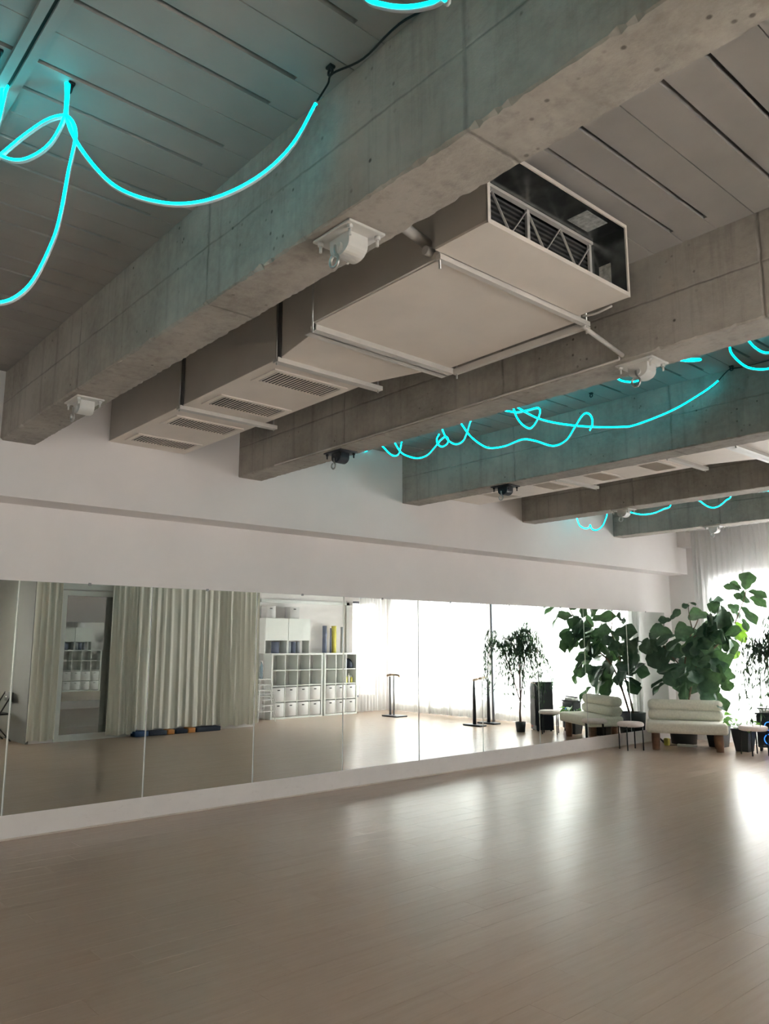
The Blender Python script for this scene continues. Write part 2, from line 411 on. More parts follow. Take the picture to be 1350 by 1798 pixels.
wf = MB().box(-0.3, 8.4, -5.2, -5.0, 0, 3.95).build('wall_front', 'wall'); structure(wf, 'white rear wall behind the viewer', 'wall')
tr = MB()
for (a, b, c, d) in [(8.96, 9.06, 0, 2.5), (11.38, 11.46, 1.36, 2.5)]: tr.box(7.40, 7.449, a, b, c, d)
tr.box(7.40, 7.449, 8.96, 11.46, 2.43, 2.5)
structure(tr.build('trim_1', 'frame_white'), 'white casing framing the shelf niche, seen in the mirror', 'trim')

ceiling = MB().box(-0.3, 8.6, -5.2, 12.95, ZC + 0.065, ZC + 0.3).build('ceiling', 'slab')
structure(ceiling, 'grey precast ceiling with dark slots between concrete beams', 'ceiling')
UW = 0.5625; UL = BSP - BW; g = 0.0115; e_ = 0.145
cm = MB(); h = UW / 2 - 0.0025; s0 = 0.09375
for a, b in ((-h, -s0 - g), (-s0 + g, s0 - g), (s0 + g, h)): cm.box(a, b, 0.002, UL - 0.002, 0, 0.065)
for c in (-s0, s0):
    cm.box(c - g, c + g, 0.002, e_, 0.003, 0.065); cm.box(c - g, c + g, UL - e_, UL - 0.002, 0.003, 0.065)
ceil_mesh = None
for k in range(-4, 5):
    yb = BY0 + BSP * k + BW
    if yb < -5.3 + 0.3: continue
    for n in range(14):
        xc = 4.3 - UW * 7 + UW * (n + 0.5)
        if ceil_mesh is None:
            o = cm.build('ceiling_plank', 'ceil', ceiling); ceil_mesh = o.data; o.location = (xc, yb, ZC)
        else: instance('ceiling_plank', ceil_mesh, ceiling, (xc, yb, ZC))

BEAM_WORDS = {0: 'nearest concrete beam crossing the top of the picture, tinted teal by the neon',
              1: 'concrete beam behind the near air duct with a thin pipe along its lower edge',
              2: 'concrete beam behind the long curved neon tube',
              3: 'concrete beam beyond the far air duct, second from the window wall',
              4: 'concrete beam nearest the window curtains', -1: 'concrete beam just above the viewer', -2: 'concrete beam behind the viewer', -3: 'rearmost concrete beam behind the viewer'}
def make_beam(k):
    rnd = random.Random(k + 40); mb = MB(); nx = 300; L = 8.4 - BULK; vs = []
    for i in range(nx + 1):
        xx = BULK + L * i / nx; j = lambda a=0.003: rnd.uniform(-a, a)
        c = 0.004 + abs(rnd.gauss(0, 0.006)); c2 = 0.004 + abs(rnd.gauss(0, 0.006))
        vs += [(xx, 0, 0.75), (xx, 0, 0.30), (xx, j(.0012), c), (xx, c, j(.0012)), (xx, BW - c2, j(.0012)), (xx, BW + j(.0012), c2), (xx, BW, 0.30), (xx, BW, 0.75)]
    fs = [(i * 8 + q, i * 8 + q + 1, (i + 1) * 8 + q + 1, (i + 1) * 8 + q) for i in range(nx) for q in range(7)]
    fs += [tuple(range(8)), tuple(nx * 8 + q for q in range(8))]
    mb.add(vs, fs)
    o = mb.build('concrete_beam', 'concrete', loc=(0, BY0 + BSP * k, ZB))
    structure(o, BEAM_WORDS[k], 'beam')
for k in range(-3, 5): make_beam(k)

# twin rail track fixed to the near ceiling bay
t = thing('ceiling_track', 'grey twin-rail track fixed under the ceiling at upper left', 'track', (4.0, 0.70, ZC))
for y0, y1 in ((0.655, 0.690), (0.705, 0.740)): MB().box(BULK + .01, 8.3, y0, y1, ZC - 0.022, ZC - 0.0005).build('rail', 'ceil', t, world=True)
MB().box(BULK + .01, 8.3, 0.690, 0.705, ZC - 0.008, ZC - 0.0005).build('groove', 'slab', t, world=True)

# ------------------------------------------------------------------ windows and door
def make_window(name, label, axis, lo, hi, sill, head, t0, t1, nlight):
    r = thing(name, label, 'window', kind='structure')
    tc = (t0 + t1) / 2; fw = 0.055; fr = MB()
    def b(mb, a0, a1, d0, d1, z0, z1):
        if axis == 'x': mb.box(a0, a1, d0, d1, z0, z1)
        else: mb.box(d0, d1, a0, a1, z0, z1)
    r.location = ((lo + hi) / 2, tc, sill) if axis == 'x' else (tc, (lo + hi) / 2, sill)
    d0, d1 = tc - 0.035, tc + 0.035
    b(fr, lo, hi, d0, d1, sill, sill + fw); b(fr, lo, hi, d0, d1, head - fw, head)
    b(fr, lo, lo + fw, d0, d1, sill + fw, head - fw); b(fr, hi - fw, hi, d0, d1, sill + fw, head - fw)
    fr.build('window_frame', 'frame_dark', r, world=True)
    step = (hi - lo) / nlight
    for i in range(1, nlight):
        m = MB(); b(m, lo + step * i - 0.03, lo + step * i + 0.03, d0, d1, sill + fw, head - fw); m.build('mullion', 'frame_dark', r, world=True)
    for i in range(nlight):
        a0 = lo + step * i + (fw if i == 0 else 0.03); a1 = lo + step * (i + 1) - (fw if i == nlight - 1 else 0.03)
        m = MB(); b(m, a0, a1, tc - 0.004, tc + 0.004, sill + fw, head - fw); m.build('pane', 'pane', r, world=True)
make_window('window_1', 'tall window behind the fiddle-leaf fig in the far wall', 'x', *WINDOWS[0], W_SILL, W_HEAD, YW, 12.95, 3)
make_window('window_2', 'wide bright window behind the ballet barres, seen in the mirror', 'x', *WINDOWS[1], W_SILL, W_HEAD, YW, 12.95, 3)
make_window('window_3', 'narrow bright window in the side wall just past the cube shelves', 'y', 11.6, 12.5, W_SILL, W_HEAD, 7.45, 7.7, 1)
make_window('fill_window_4', 'added fill-light window behind the viewer, nearer the rear wall', 'y', *FILL_WINDOWS[0], S_SILL, S_HEAD, 8.4, 8.6, 2)  # this and the next two are added out of view as fill light
make_window('fill_window_5', 'middle added fill-light window behind the viewer', 'y', *FILL_WINDOWS[1], S_SILL, S_HEAD, 8.4, 8.6, 2)
make_window('fill_window_6', 'added fill-light window behind the viewer, beside the grey return wall', 'y', *FILL_WINDOWS[2], S_SILL, S_HEAD, 8.4, 8.6, 2)
d = thing('door_1', 'white framed dark glass sliding door between cream curtains, seen in the mirror', 'door', (6.27, 5.1, 0), kind='structure')
m = MB(); X0, X1 = 6.235, 6.30
m.box(X0, X1, 4.505, 4.585, 0, 2.425); m.box(X0, X1, 5.66, 5.745, 0, 2.425)
m.box(X0, X1, 4.585, 5.66, 2.34, 2.425); m.box(X0, X1, 4.585, 5.66, 0, 0.10)
m.build('door_frame', 'frame_white', d, world=True)
MB().box(6.262, 6.272, 4.585, 5.66, 0.10, 2.34).build('pane', 'door_glass', d, world=True)
MB().box(6.19, 6.249, 4.40, 5.80, 2.44, 2.56).build('header', 'frame_white', d, world=True)

# ------------------------------------------------------------------ mirrors
ME = [0.863, 2.014, 3.194, 4.339, 5.473, 6.628, 7.764, 8.932, 10.06, 11.22, 12.42]
MWORDS = ['mirror panel at the left edge of the picture', 'mirror panel reflecting the glass door', 'mirror panel reflecting the long cream curtain',
 'mirror panel reflecting the cube shelves', 'mirror panel reflecting the single ballet barre', 'mirror panel reflecting the double ballet barre',
 'mirror panel reflecting the weeping ficus', 'mirror panel reflecting the black speaker', 'mirror panel reflecting the bench and fig leaves', 'last mirror panel beside the far corner']
for i in range(10):
    r = thing('mirror_panel', 'tall frameless ' + MWORDS[i], 'mirror', (0.006, (ME[i] + ME[i + 1]) / 2, 0.19), group='wall mirror panels')
    a, b = ME[i] + 0.002, ME[i + 1] - 0.002; z0, z1 = 0.1905, 2.0745; c = 0.006; xf = 0.0062
    vs = [(0.001, a, z0), (0.001, b, z0), (0.001, b, z1), (0.001, a, z1), (xf, a + c, z0 + 0.002), (xf, b - c, z0 + 0.002), (xf, b - c, z1 - 0.002), (xf, a + c, z1 - 0.002)]
    MB().add(vs[4:], [(0, 1, 2, 3)]).build('mirror_glass', 'mirror', r, world=True)
    MB().add(vs, [(0, 1, 5, 4), (1, 2, 6, 5), (2, 3, 7, 6), (3, 0, 4, 7), (3, 2, 1, 0)]).build('bevelled_edge', 'mirror_edge', r, world=True)
    MB().box(0.0065, 0.011, (a + b) / 2 - 0.012, (a + b) / 2 + 0.012, z1 - 0.012, z1 + 0.01).build('clip', 'grey_metal', r, world=True)

# ------------------------------------------------------------------ air handling units under the ceiling
def air_unit(label, dx, y0, y1, uy0, uy1, gx, gy, rails, full):
    ZD = 3.307; r = thing('air_handler', label, 'air handler', (2.6, (y0 + y1) / 2, ZD), group='ducted air handlers hung between beams')
    W = dict(parent=r, world=True)
    de = 3.02 + dx
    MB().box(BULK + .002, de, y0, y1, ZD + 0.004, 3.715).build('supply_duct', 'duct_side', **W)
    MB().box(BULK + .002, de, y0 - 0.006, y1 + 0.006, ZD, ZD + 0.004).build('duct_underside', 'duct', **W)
    for gx0, gx1 in gx:
        gr = MB(); w = 0.035; a0, a1, b0, b1 = gx0 - w, gx1 + w, gy[0] - w, gy[1] + w
        gr.box(a0, a1, b0, gy[0], ZD - 0.008, ZD); gr.box(a0, a1, gy[1], b1, ZD - 0.008, ZD)
        gr.box(a0, gx0, gy[0], gy[1], ZD - 0.008, ZD); gr.box(gx1, a1, gy[0], gy[1], ZD - 0.008, ZD)
        go = gr.build('grille', 'duct', **W)
        def sub(mb, nm, mt):
            o = mb.build(nm, mt, go); o.data.transform(Matrix.Translation(-r.location)); return o
        sub(MB().box(gx0, gx1, gy[0], gy[1], ZD - 0.0012, ZD - 0.0002), 'grille_shade_plate', 'grille_dark')  # flat dark plate, its colour stands in for shade inside the duct
        sm = MB(); n = int((gy[1] - gy[0]) / 0.026)
        for i in range(n):
            yy = gy[0] + (gy[1] - gy[0]) * (i + 0.5) / n
            sm.bar((gx0, yy, ZD - 0.0055), (gx1, yy, ZD - 0.0055), 0.0075, 0.0015, up=(0, 0.8, 0.6))
        tag(sub(sm, 'slats', 'duct'), kind='stuff')
    for xr in rails:
        MB().box(xr - 0.03, xr + 0.03, y0 - 0.012, y0 - 0.001, ZD - 0.004, 3.715).build('flange', 'flange', **W)
        f = MB(); f.box(xr - 0.028, xr + 0.028, y0 - 0.03, y1 + 0.12, ZD - 0.030, ZD - 0.024); f.box(xr + 0.022, xr + 0.028, y0 - 0.03, y1 + 0.12, ZD - 0.024, ZD - 0.001)
        f.box(xr - 0.028, xr - 0.022, y0 - 0.03, y1 + 0.12, ZD - 0.024, ZD - 0.001)
        f.build('support_rail', 'rail', **W)
        for yy in (y0 - 0.022, y1 + 0.10): MB().tube([(xr, yy, ZD - 0.045), (xr, yy, ZC - 0.002)], 0.005, 6).build('hanger_rod', 'steel', **W)
    tx0, tx1 = de + 0.005, de + 0.50
    q = [(tx0, y0), (tx1, uy0 + 0.08), (tx1, uy1 - 0.07), (tx0, y1)]
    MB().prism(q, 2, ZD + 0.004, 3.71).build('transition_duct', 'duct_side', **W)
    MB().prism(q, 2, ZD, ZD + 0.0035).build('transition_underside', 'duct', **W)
    ux0, ux1 = de + 0.60, de + 1.59
    MB().box(tx1 + .002, ux0 - .001, uy0 + 0.12, uy1 - 0.10, ZD + 0.03, 3.70).build('flexible_collar', 'flange', **W)
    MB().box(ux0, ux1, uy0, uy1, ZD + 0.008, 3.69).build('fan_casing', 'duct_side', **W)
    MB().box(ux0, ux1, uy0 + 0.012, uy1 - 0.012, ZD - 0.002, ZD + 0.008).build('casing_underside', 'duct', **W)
    for zz in (ZD + 0.004,):
        MB().box(ux0, ux1, uy0 - 0.012, uy0, ZD - 0.004, ZD + 0.03).build('casing_lip', 'duct_side', **W)
    # cross rails under the joint between transition and fan casing
    for xr in (tx1 + 0.02, ux0 - 0.03):
        f = MB(); f.box(xr - 0.03, xr + 0.03, uy0 + 0.02, uy1 + 0.02, ZD - 0.034, ZD - 0.028); f.box(xr + 0.024, xr + 0.03, uy0 + 0.02, uy1 + 0.02, ZD - 0.028, ZD + 0.002)
        f.build('support_rail', 'rail', **W)
    f = MB(); f.box(ux0, ux1 + 0.03, uy1 + 0.012, uy1 + 0.042, ZD - 0.040, ZD - 0.034); f.box(ux0, ux1 + 0.03, uy1 + 0.012, uy1 + 0.018, ZD - 0.034, ZD - 0.004)
    f.build('side_angle_bar', 'rail', **W)
    for xx in (ux0 + 0.02, ux1 + 0.015):
        for yy in (uy0 - 0.02, uy1 + 0.027): MB().tube([(xx, yy, ZD - 0.07), (xx, yy, ZC - 0.002)], 0.006, 6).build('hanger_rod', 'steel', **W)
    f = MB(); f.box(ux1 + 0.001, ux1 + 0.03, uy0 - 0.03, uy1 + 0.042, ZD - 0.028, ZD - 0.002); f.build('cross_bar', 'rail', **W)
    # open intake box with bracketed filters
    bx0, bx1, b0, b1, zt = ux1 + 0.032, ux1 + 0.345, uy0 - 0.065, uy1 - 0.07, 3.70
    th = 0.012
    MB().box(bx0, bx1, b0, b1, ZD, ZD + th).build('intake_base', 'duct', **W)
    sd = MB(); sd.box(bx0, bx1, b0, b0 + th, ZD + th, zt)
    sd.build('intake_side', 'duct_side', **W)
    f = MB(); f.box(bx0, bx1 - .004, b1 - th, b1, ZD + th, zt); f.box(bx0, bx1 - .004, b0 + th, b1 - th, zt - th, zt)
    f.box(bx0, bx0 + 0.01, b0 + th, b1 - th, ZD + th, zt - th)
    f.build('intake_lining', 'galv', **W)
    f = MB(); e = 0.004
    f.box(bx1 - e, bx1 + 0.004, b0, b1, ZD - 0.002, ZD + 0.02); f.box(bx1 - e, bx1 + 0.004, b0, b1, zt - 0.016, zt + 0.002)
    f.box(bx1 - e, bx1 + 0.004, b0, b0 + 0.018, ZD + 0.02, zt - 0.016); f.box(bx1 - e, bx1 + 0.004, b1 - 0.014, b1, ZD + 0.02, zt - 0.016)
    f.build('intake_rim', 'duct', **W)
    if full:
        fx = bx0 + 0.10; f = MB(); n = 13; za, zb = ZD + th, zt - 0.03
        for i in range(n):
            zz = za + (zb - za) * (i + 0.5) / n; f.bar((fx - 0.03, b0 + th, zz), (fx - 0.03, b1 - th, zz), 0.03, 0.012)
        fo = f.build('filter_pleats', 'flange', **W)
        f = MB(); ya, yb = b0 + th, b1 - th; ym = (ya + yb) / 2; px = fx
        for a, b in ((ya, ym), (ym, yb)):
            for c, d2 in ((a, (a + b) / 2), ((a + b) / 2, b)):
                f.bar((px, c, za), (px, d2, zb), 0.004, 0.011, up=(1, 0, 0)); f.bar((px, c, zb), (px, d2, za), 0.004, 0.011, up=(1, 0, 0))
        f.build('filter_cross_wires', 'rail', **W)
        f = MB()
        for a in (ya, ym - 0.012, yb - 0.02): f.box(px - 0.006, px + 0.008, a, a + 0.02, za, zb)
        f.box(px - 0.006, px + 0.02, ya, yb, zb, zb + 0.016)
        f.build('filter_frame', 'rail', **W)
        MB().box(bx0 + 0.16, bx0 + 0.28, b1 - 0.30, b1 - 0.12, zt - th - 0.002, zt - th - 0.0005).build('rating_label', 'label', **W)
        MB().box(bx0 + 0.15, bx0 + 0.22, b1 - th - 0.002, b1 - th - 0.0005, ZD + 0.06, ZD + 0.22).build('rating_label', 'label', **W)
        MB().tube([(ux1 + 0.01, uy1 + 0.0, ZD - 0.03), (ux1 + 0.01, uy1 + 0.06, ZD - 0.045), (ux1 + 0.02, 3.872, 3.196)], 0.013, 10).build('drain_pipe', 'rail', **W)
        MB().tube([(ux1 - 0.08, uy0, 3.40), (ux1 - 0.08, uy0 - 0.18, 3.44), (ux1 - 0.08, uy0 - 0.36, 3.46)], 0.026, 10).build('coolant_pipe', 'rail', **W)
        MB().tube([(ux1 - 0.05, uy0, 3.345), (ux1 - 0.05, uy0 - 0.05, 3.345)], 0.022, 10).build('pipe_stub', 'rail', **W)
        MB().tube(smooth_path([(bx0 + 0.02, b1 + 0.012, ZD - 0.004), (bx0 + 0.1, b1 + 0.012, ZD - 0.016), (bx0 + 0.2, b1 + 0.01, ZD - 0.008)]), 0.006, 6).build('loose_wire', 'rail', **W)
    return r
air_unit('boxy off-white air handler with four grilles hung behind the nearest beam', 0.0, 2.57, 3.28, 2.40, 3.50,
         [(0.53, 0.75), (1.22, 1.45), (1.91, 2.14), (2.60, 2.83)], (2.68, 3.21), (1.72, 3.03), True)
air_unit('far off-white air handler whose underside shows between the distant beams', 0.35, 6.78, 7.40, 6.70, 7.62,
         [(0.85, 1.07), (1.60, 1.82), (2.26, 2.48), (2.90, 3.12)], (6.89, 7.27), (2.02, 3.30), False)
tag(MB().tube([(4.61, 3.865, 3.196), (4.61, 3.868, 3.178), (4.5, 3.868, 3.176), (1.0, 3.868, 3.176)], 0.007, 8).build('condensate_pipe', 'rail', loc=(4.6, 3.868, 3.176), world=True),
    'thin white pipe running along the lower edge of a concrete beam', 'pipe')

# ------------------------------------------------------------------ hoist anchors
def make_anchor(mat):
    r = thing('hoist_anchor', '', 'hoist anchor')
    MB().rbox(-0.12, 0.12, -0.092, 0.092, -0.012, -0.0005, 0.003, 2).build('plate', mat, r)
    n = 14; poly = [(-0.062, -0.012)] + [(0.062 * math.cos(PI + PI * i / n), -0.05 + 0.045 * math.sin(PI + PI * i / n)) for i in range(n + 1)] + [(0.062, -0.012)]
    MB().prism(poly, 1, -0.048, 0.048).build('housing', mat, r)
    MB().tube([(0, -0.06, -0.062), (0, 0.06, -0.062)], 0.022, 12).build('swivel_pin', mat, r)
    for sx in (-0.095, 0.095):
        for sy in (-0.07, 0.07):
            b = MB(); b.tube([(sx, sy, -0.012), (sx, sy, -0.028)], 0.012, 6); b.tube([(sx, sy, -0.028), (sx, sy, -0.055)], 0.006, 8); b.build('bolt', mat if mat == 'anchor_white' else 'black', r)
    pts = [(0.0, -0.070, -0.060), (0.004, -0.072, -0.085), (0.010, -0.072, -0.100)] + [(0.026 * math.sin(a), -0.072, -0.128 - 0.026 * math.cos(a)) for a in [math.radians(160 - 20 * i) for i in range(17)]]
    MB().tube(smooth_path(pts, 3), 0.0068, 8).build('hook', 'steel', r)
    return r
AW = make_anchor('anchor_white'); AB_ = make_anchor('anchor_black')
def place_anchor(src, first, x, k, label):
    o = src if first else copy_tree(src)
    o.location = (x, BY0 + BSP * k + BW / 2 - 0.006, ZB); o['label'] = label; o['group'] = 'hoist anchors bolted under the beams'
place_anchor(AW, True, 4.67, 0, 'large white hoist anchor under the nearest beam, in front of the air handler')
place_anchor(AW, False, 1.81, 0, 'white hoist anchor under the wall end of the nearest beam')
place_anchor(AW, False, 4.67, 1, 'white hoist anchor at right, overlapping a scrap of cyan neon')
place_anchor(AW, False, 1.81, 3, 'small white hoist anchor under the second beam from the window')
place_anchor(AW, False, 1.87, 4, 'small white hoist anchor in front of the window curtain top')
place_anchor(AB_, True, 1.81, 1, 'black hoist anchor under the beam behind the near air handler')
place_anchor(AB_, False, 1.79, 2, 'black hoist anchor beside the far air handler grille')

# ------------------------------------------------------------------ neon tubes
NEON = [
    [(4.074,0.874,3.728),(4.075,0.875,3.655),(4.077,0.877,3.580),(4.100,0.901,3.493),(4.153,0.955,3.381),(4.219,1.023,3.282),(4.299,1.105,3.224),(4.392,1.201,3.196),(4.483,1.294,3.210),(4.574,1.387,3.265),(4.648,1.464,3.344),(4.708,1.525,3.448),(4.759,1.578,3.598)],
    [(4.068,0.868,3.728),(4.072,0.872,3.642),(4.068,0.868,3.568),(4.038,0.837,3.472),(3.993,0.791,3.418),(3.947,0.744,3.401),(3.898,0.693,3.426),(3.846,0.640,3.494),(3.746,0.540,3.728)],
    [(3.753,0.548,3.728),(3.853,0.648,3.372),(3.898,0.693,3.423),(3.957,0.754,3.501),(4.017,0.816,3.566),(4.061,0.861,3.586),(4.084,0.884,3.575),(4.102,0.902,3.530),(4.105,0.905,3.468),(4.092,0.893,3.336),(4.078,0.878,3.146),(4.060,0.860,3.042),(4.021,0.820,2.905),(3.979,0.776,2.838),(3.934,0.730,2.815),(3.887,0.682,2.830),(3.835,0.629,2.912),(3.685,0.479,3.728)],
    [(3.754,0.548,3.728),(3.854,0.648,3.360),(3.877,0.672,3.554),(3.887,0.682,3.691),(3.893,0.688,3.728),(3.901,0.696,3.727),(3.895,0.690,3.640),(3.877,0.672,3.505),(3.838,0.632,3.361),(3.688,0.482,3.728)],
    [(5.482,1.200,3.728),(5.482,1.200,3.390),(5.520,1.200,3.296),(5.591,1.200,3.226),(5.669,1.200,3.165),(5.742,1.200,3.121),(5.802,1.200,3.099),(5.831,1.200,3.136),(5.831,1.200,3.728)],
    [(2.587,5.432,3.683),(2.684,5.465,3.606),(2.789,5.500,3.538),(2.921,5.545,3.482),(3.088,5.602,3.432),(3.285,5.669,3.388),(3.460,5.728,3.364),(3.547,5.758,3.360),(3.725,5.818,3.402),(3.899,5.878,3.462),(4.070,5.936,3.549),(4.155,5.965,3.601),(4.201,5.980,3.636)],
    [(1.831,5.500,3.699),(1.954,5.500,3.545),(2.115,5.500,3.419),(2.229,5.500,3.377),(2.390,5.500,3.367),(2.585,5.500,3.389),(2.733,5.500,3.346),(2.922,5.500,3.264),(3.062,5.500,3.286),(3.157,5.500,3.383),(3.240,5.500,3.472),(3.295,5.500,3.474),(3.330,5.500,3.423),(3.327,5.500,3.357),(3.303,5.500,3.324)],
    [(0.419,5.500,3.709),(0.285,5.500,3.683),(0.194,5.500,3.625),(0.044,5.500,3.615),(-0.039,5.500,3.629)],
    [(0.593,5.500,3.728),(0.647,5.500,3.695),(0.762,5.500,3.595),(0.845,5.500,3.554),(0.916,5.500,3.573),(0.957,5.500,3.691)],
    [(0.825,5.500,3.728),(0.845,5.500,3.699),(0.946,5.500,3.574),(1.085,5.500,3.500),(1.220,5.500,3.462),(1.353,5.500,3.472),(1.464,5.500,3.537),(1.538,5.500,3.590),(1.610,5.500,3.615),(1.645,5.500,3.581),(1.636,5.500,3.537),(1.564,5.500,3.518),(1.501,5.500,3.557),(1.487,5.500,3.613),(1.521,5.500,3.659)],
    [(1.550,5.500,3.728),(1.567,5.500,3.696),(1.610,5.500,3.615),(1.680,5.500,3.542),(1.766,5.500,3.505),(1.852,5.500,3.521),(1.905,5.500,3.593),(1.958,5.500,3.704)],
    [(2.394,5.500,3.705),(2.531,5.500,3.660),(2.658,5.500,3.650),(2.770,5.500,3.646),(2.795,5.500,3.603),(2.765,5.500,3.538),(2.714,5.500,3.488),(2.664,5.500,3.478),(2.590,5.500,3.530),(2.529,5.500,3.611),(2.491,5.500,3.709)],
    [(3.527,5.500,3.728),(3.579,5.500,3.713),(3.630,5.500,3.675),(3.701,5.500,3.647),(3.773,5.500,3.638),(3.835,5.500,3.655),(3.881,5.500,3.680),(3.932,5.500,3.709),(3.978,5.500,3.728)],
    [(4.111,5.500,3.720),(4.166,5.500,3.697),(4.211,5.500,3.681),(4.292,5.500,3.664),(4.297,5.500,3.672),(4.257,5.500,3.685),(4.167,5.500,3.715)],
    [(4.525,5.500,3.728),(4.526,5.500,3.708),(4.535,5.500,3.653),(4.580,5.500,3.579),(4.641,5.500,3.514),(4.719,5.500,3.476),(4.789,5.500,3.463),(4.867,5.500,3.473),(4.947,5.500,3.517)],
    [(4.643,5.500,3.728),(4.660,5.500,3.716),(4.700,5.500,3.652),(4.752,5.500,3.598),(4.798,5.500,3.579),(4.853,5.500,3.577),(4.917,5.500,3.609)],
    [(0.409,9.400,3.728),(0.409,9.400,3.423),(0.427,9.400,3.327),(0.466,9.400,3.228),(0.554,9.400,3.172),(0.626,9.400,3.179),(0.642,9.400,3.214),(0.671,9.400,3.150),(0.748,9.400,3.129),(0.838,9.400,3.171),(0.894,9.400,3.256),(0.924,9.400,3.358),(0.924,9.400,3.728)],
    [(1.238,9.400,3.728),(1.238,9.400,3.363),(1.316,9.400,3.303),(1.459,9.400,3.261),(1.617,9.400,3.256),(1.774,9.400,3.294),(1.884,9.400,3.351),(1.884,9.400,3.728)],
    [(2.238,9.400,3.728),(2.238,9.400,3.386),(2.277,9.400,3.331),(2.357,9.400,3.259),(2.438,9.400,3.224),(2.521,9.400,3.238),(2.607,9.400,3.294),(2.679,9.400,3.364),(2.679,9.400,3.728)],
    [(2.981,9.400,3.728),(2.981,9.400,3.386),(3.041,9.400,3.346),(3.091,9.400,3.344),(3.156,9.400,3.373),(3.156,9.400,3.728)],
]
NWORDS = ['cyan neon tube sagging in one wide arc towards the nearest beam', 'cyan neon tube dropping from the ceiling clip and curling left',
 'cyan neon tube looping over at the clip and trailing down to the left edge', 'short cyan neon loop at the upper left corner',
 'cyan neon loop just dipping in at the top edge', 'long cyan neon tube sweeping across the third beam to its right',
 'wavy pale cyan neon tube with a raised hump before the third beam', 'short cyan neon scrap beside the black anchor', 'small cyan neon dip next to the wall end of the third beam',
 'cyan neon tube ending in a small knot loop', 'cyan neon dip right of the small knot loop', 'triangular cyan neon loop under the second beam', 'cyan neon dip behind the right white anchor',
 'short flat cyan neon strip right of the white anchor', 'thick cyan neon bend leaving the right edge below the ceiling clip', 'uppermost cyan neon bend at the right edge',
 'double-dip cyan neon loop in front of the white upper wall', 'cyan neon dip beside the small white anchor', 'cyan neon dip before the beam nearest the window', 'tiny cyan neon scrap at the far right']
for i, pts in enumerate(NEON):
    P = smooth_path(pts, 6); c = P[len(P) // 2]
    r = thing('neon_tube', NWORDS[i], 'neon light', P[0], group='hanging neon tubes')
    rad = 0.0072
    MB().tube(P, rad, 8).build('light_tube', 'neon', r, world=True)
    MB().tube([q + Vector((0, 0.002, -0.0085)) for q in P], 0.0060, 6).build('backing', 'neon_back', r, world=True)
for i, (x, y, lab) in enumerate([(4.07, 0.62, 'small black ceiling clip at the upper left edge'), (4.82, 1.60, 'small black ceiling clip where the cable meets the nearest beam'), (4.07, 0.885, 'small black ceiling clip holding the knotted neon tubes'),
        (3.18, 5.73, 'small black ceiling clip above the long neon sweep'), (4.31, 5.99, 'small black ceiling clip at the right end of the long neon sweep'), (1.29, 5.72, 'small black ceiling clip above the neon knot loop')]):
    r = thing('ceiling_clip', lab, 'clip', (x, y, ZC), group='black clips on the ceiling')
    MB().rbox(-0.016, 0.016, -0.013, 0.013, -0.012, -0.0005, 0.003, 2).build('base', 'black', r)
    MB().tube([(0.013 * math.sin(2 * PI * k / 12), 0, -0.026 + 0.014 * math.cos(2 * PI * k / 12)) for k in range(13)], 0.005, 6).build('loop', 'black', r)
tag(MB().tube(smooth_path([(4.762, 1.582, 3.61), (4.79, 1.61, 3.68), (4.82, 1.612, 3.71), (4.95, 1.655, 3.715), (5.15, 1.655, 3.728), (5.4, 1.672, 3.70), (5.9, 1.676, 3.72), (6.6, 1.676, 3.71)]), 0.0042, 6).build('power_cable', 'black', loc=(4.8, 1.6, 3.7), world=True),
    'thin black cable running along the top of the nearest beam', 'cable')
tag(MB().tube(smooth_path([(4.205, 5.982, 3.64), (4.26, 5.99, 3.69), (4.31, 5.995, 3.712), (4.45, 6.05, 3.72), (5.2, 6.055, 3.725), (6.0, 6.056, 3.72)]), 0.0042, 6).build('power_cable', 'black', loc=(4.3, 6.0, 3.7), world=True),
    'thin black cable leaving the long neon sweep at the right edge', 'cable')

# ------------------------------------------------------------------ curtains
def curtain(name, label, p0, p1, z0, z1, wl, amp, mat, seed, group, tight=0.0, flare=0.0, dens=0.0125, bow=0.0):
    rnd = random.Random(seed); a = Vector((*p0, 0)); b = Vector((*p1, 0)); L = (b - a).length; d = (b - a) / L; nrm = Vector((-d.y, d.x, 0))
    n = max(20, int(L / dens)); ph = []; cur = 0.0; w = wl; amps = []; am = 1.0
    for i in range(n + 1):
        if i % 12 == 0: w = wl * rnd.uniform(0.65, 1.5); am = rnd.uniform(0.55, 1.25)
        cur += 2 * PI * (L / n) / w; ph.append(cur); amps.append(amps[-1] * 0.85 + am * 0.15 if amps else am)
    rows = 9; vs = []
    for j in range(rows + 1):
        t = j / rows; z = z0 + (z1 - z0) * t
        for i in range(n + 1):
            s = i / n; k = amp * amps[i] * (1.0 - 0.45 * t)
            o = k * (math.sin(ph[i] + 0.5 * math.sin(3 * t + s * 9)) + 0.35 * math.sin(2.3 * ph[i] + 2 * t))
            lat = (s - 0.5) * L * (1 + flare * (1 - t)) + 0.25 * k * math.cos(ph[i])
            p = a + d * (L / 2 + lat) + nrm * (o + bow * math.sin(PI * s) * (1 - t))
            vs.append((p.x, p.y, z + (0.012 * math.sin(ph[i] * 0.37 + seed) if j == 0 else 0)))
    W = n + 1
    fs = [(j * W + i, j * W + i + 1, (j + 1) * W + i + 1, (j + 1) * W + i) for j in range(rows) for i in range(n)]
    m = MB(); m.add(vs, fs, True)
    c = (a + b) / 2
    o = m.build(name, mat, loc=(c.x, c.y, z0), world=True, fix=False)
    return tag(o, label, 'curtain', group)
G1 = 'sheer curtains along the windows'
YS = 12.47
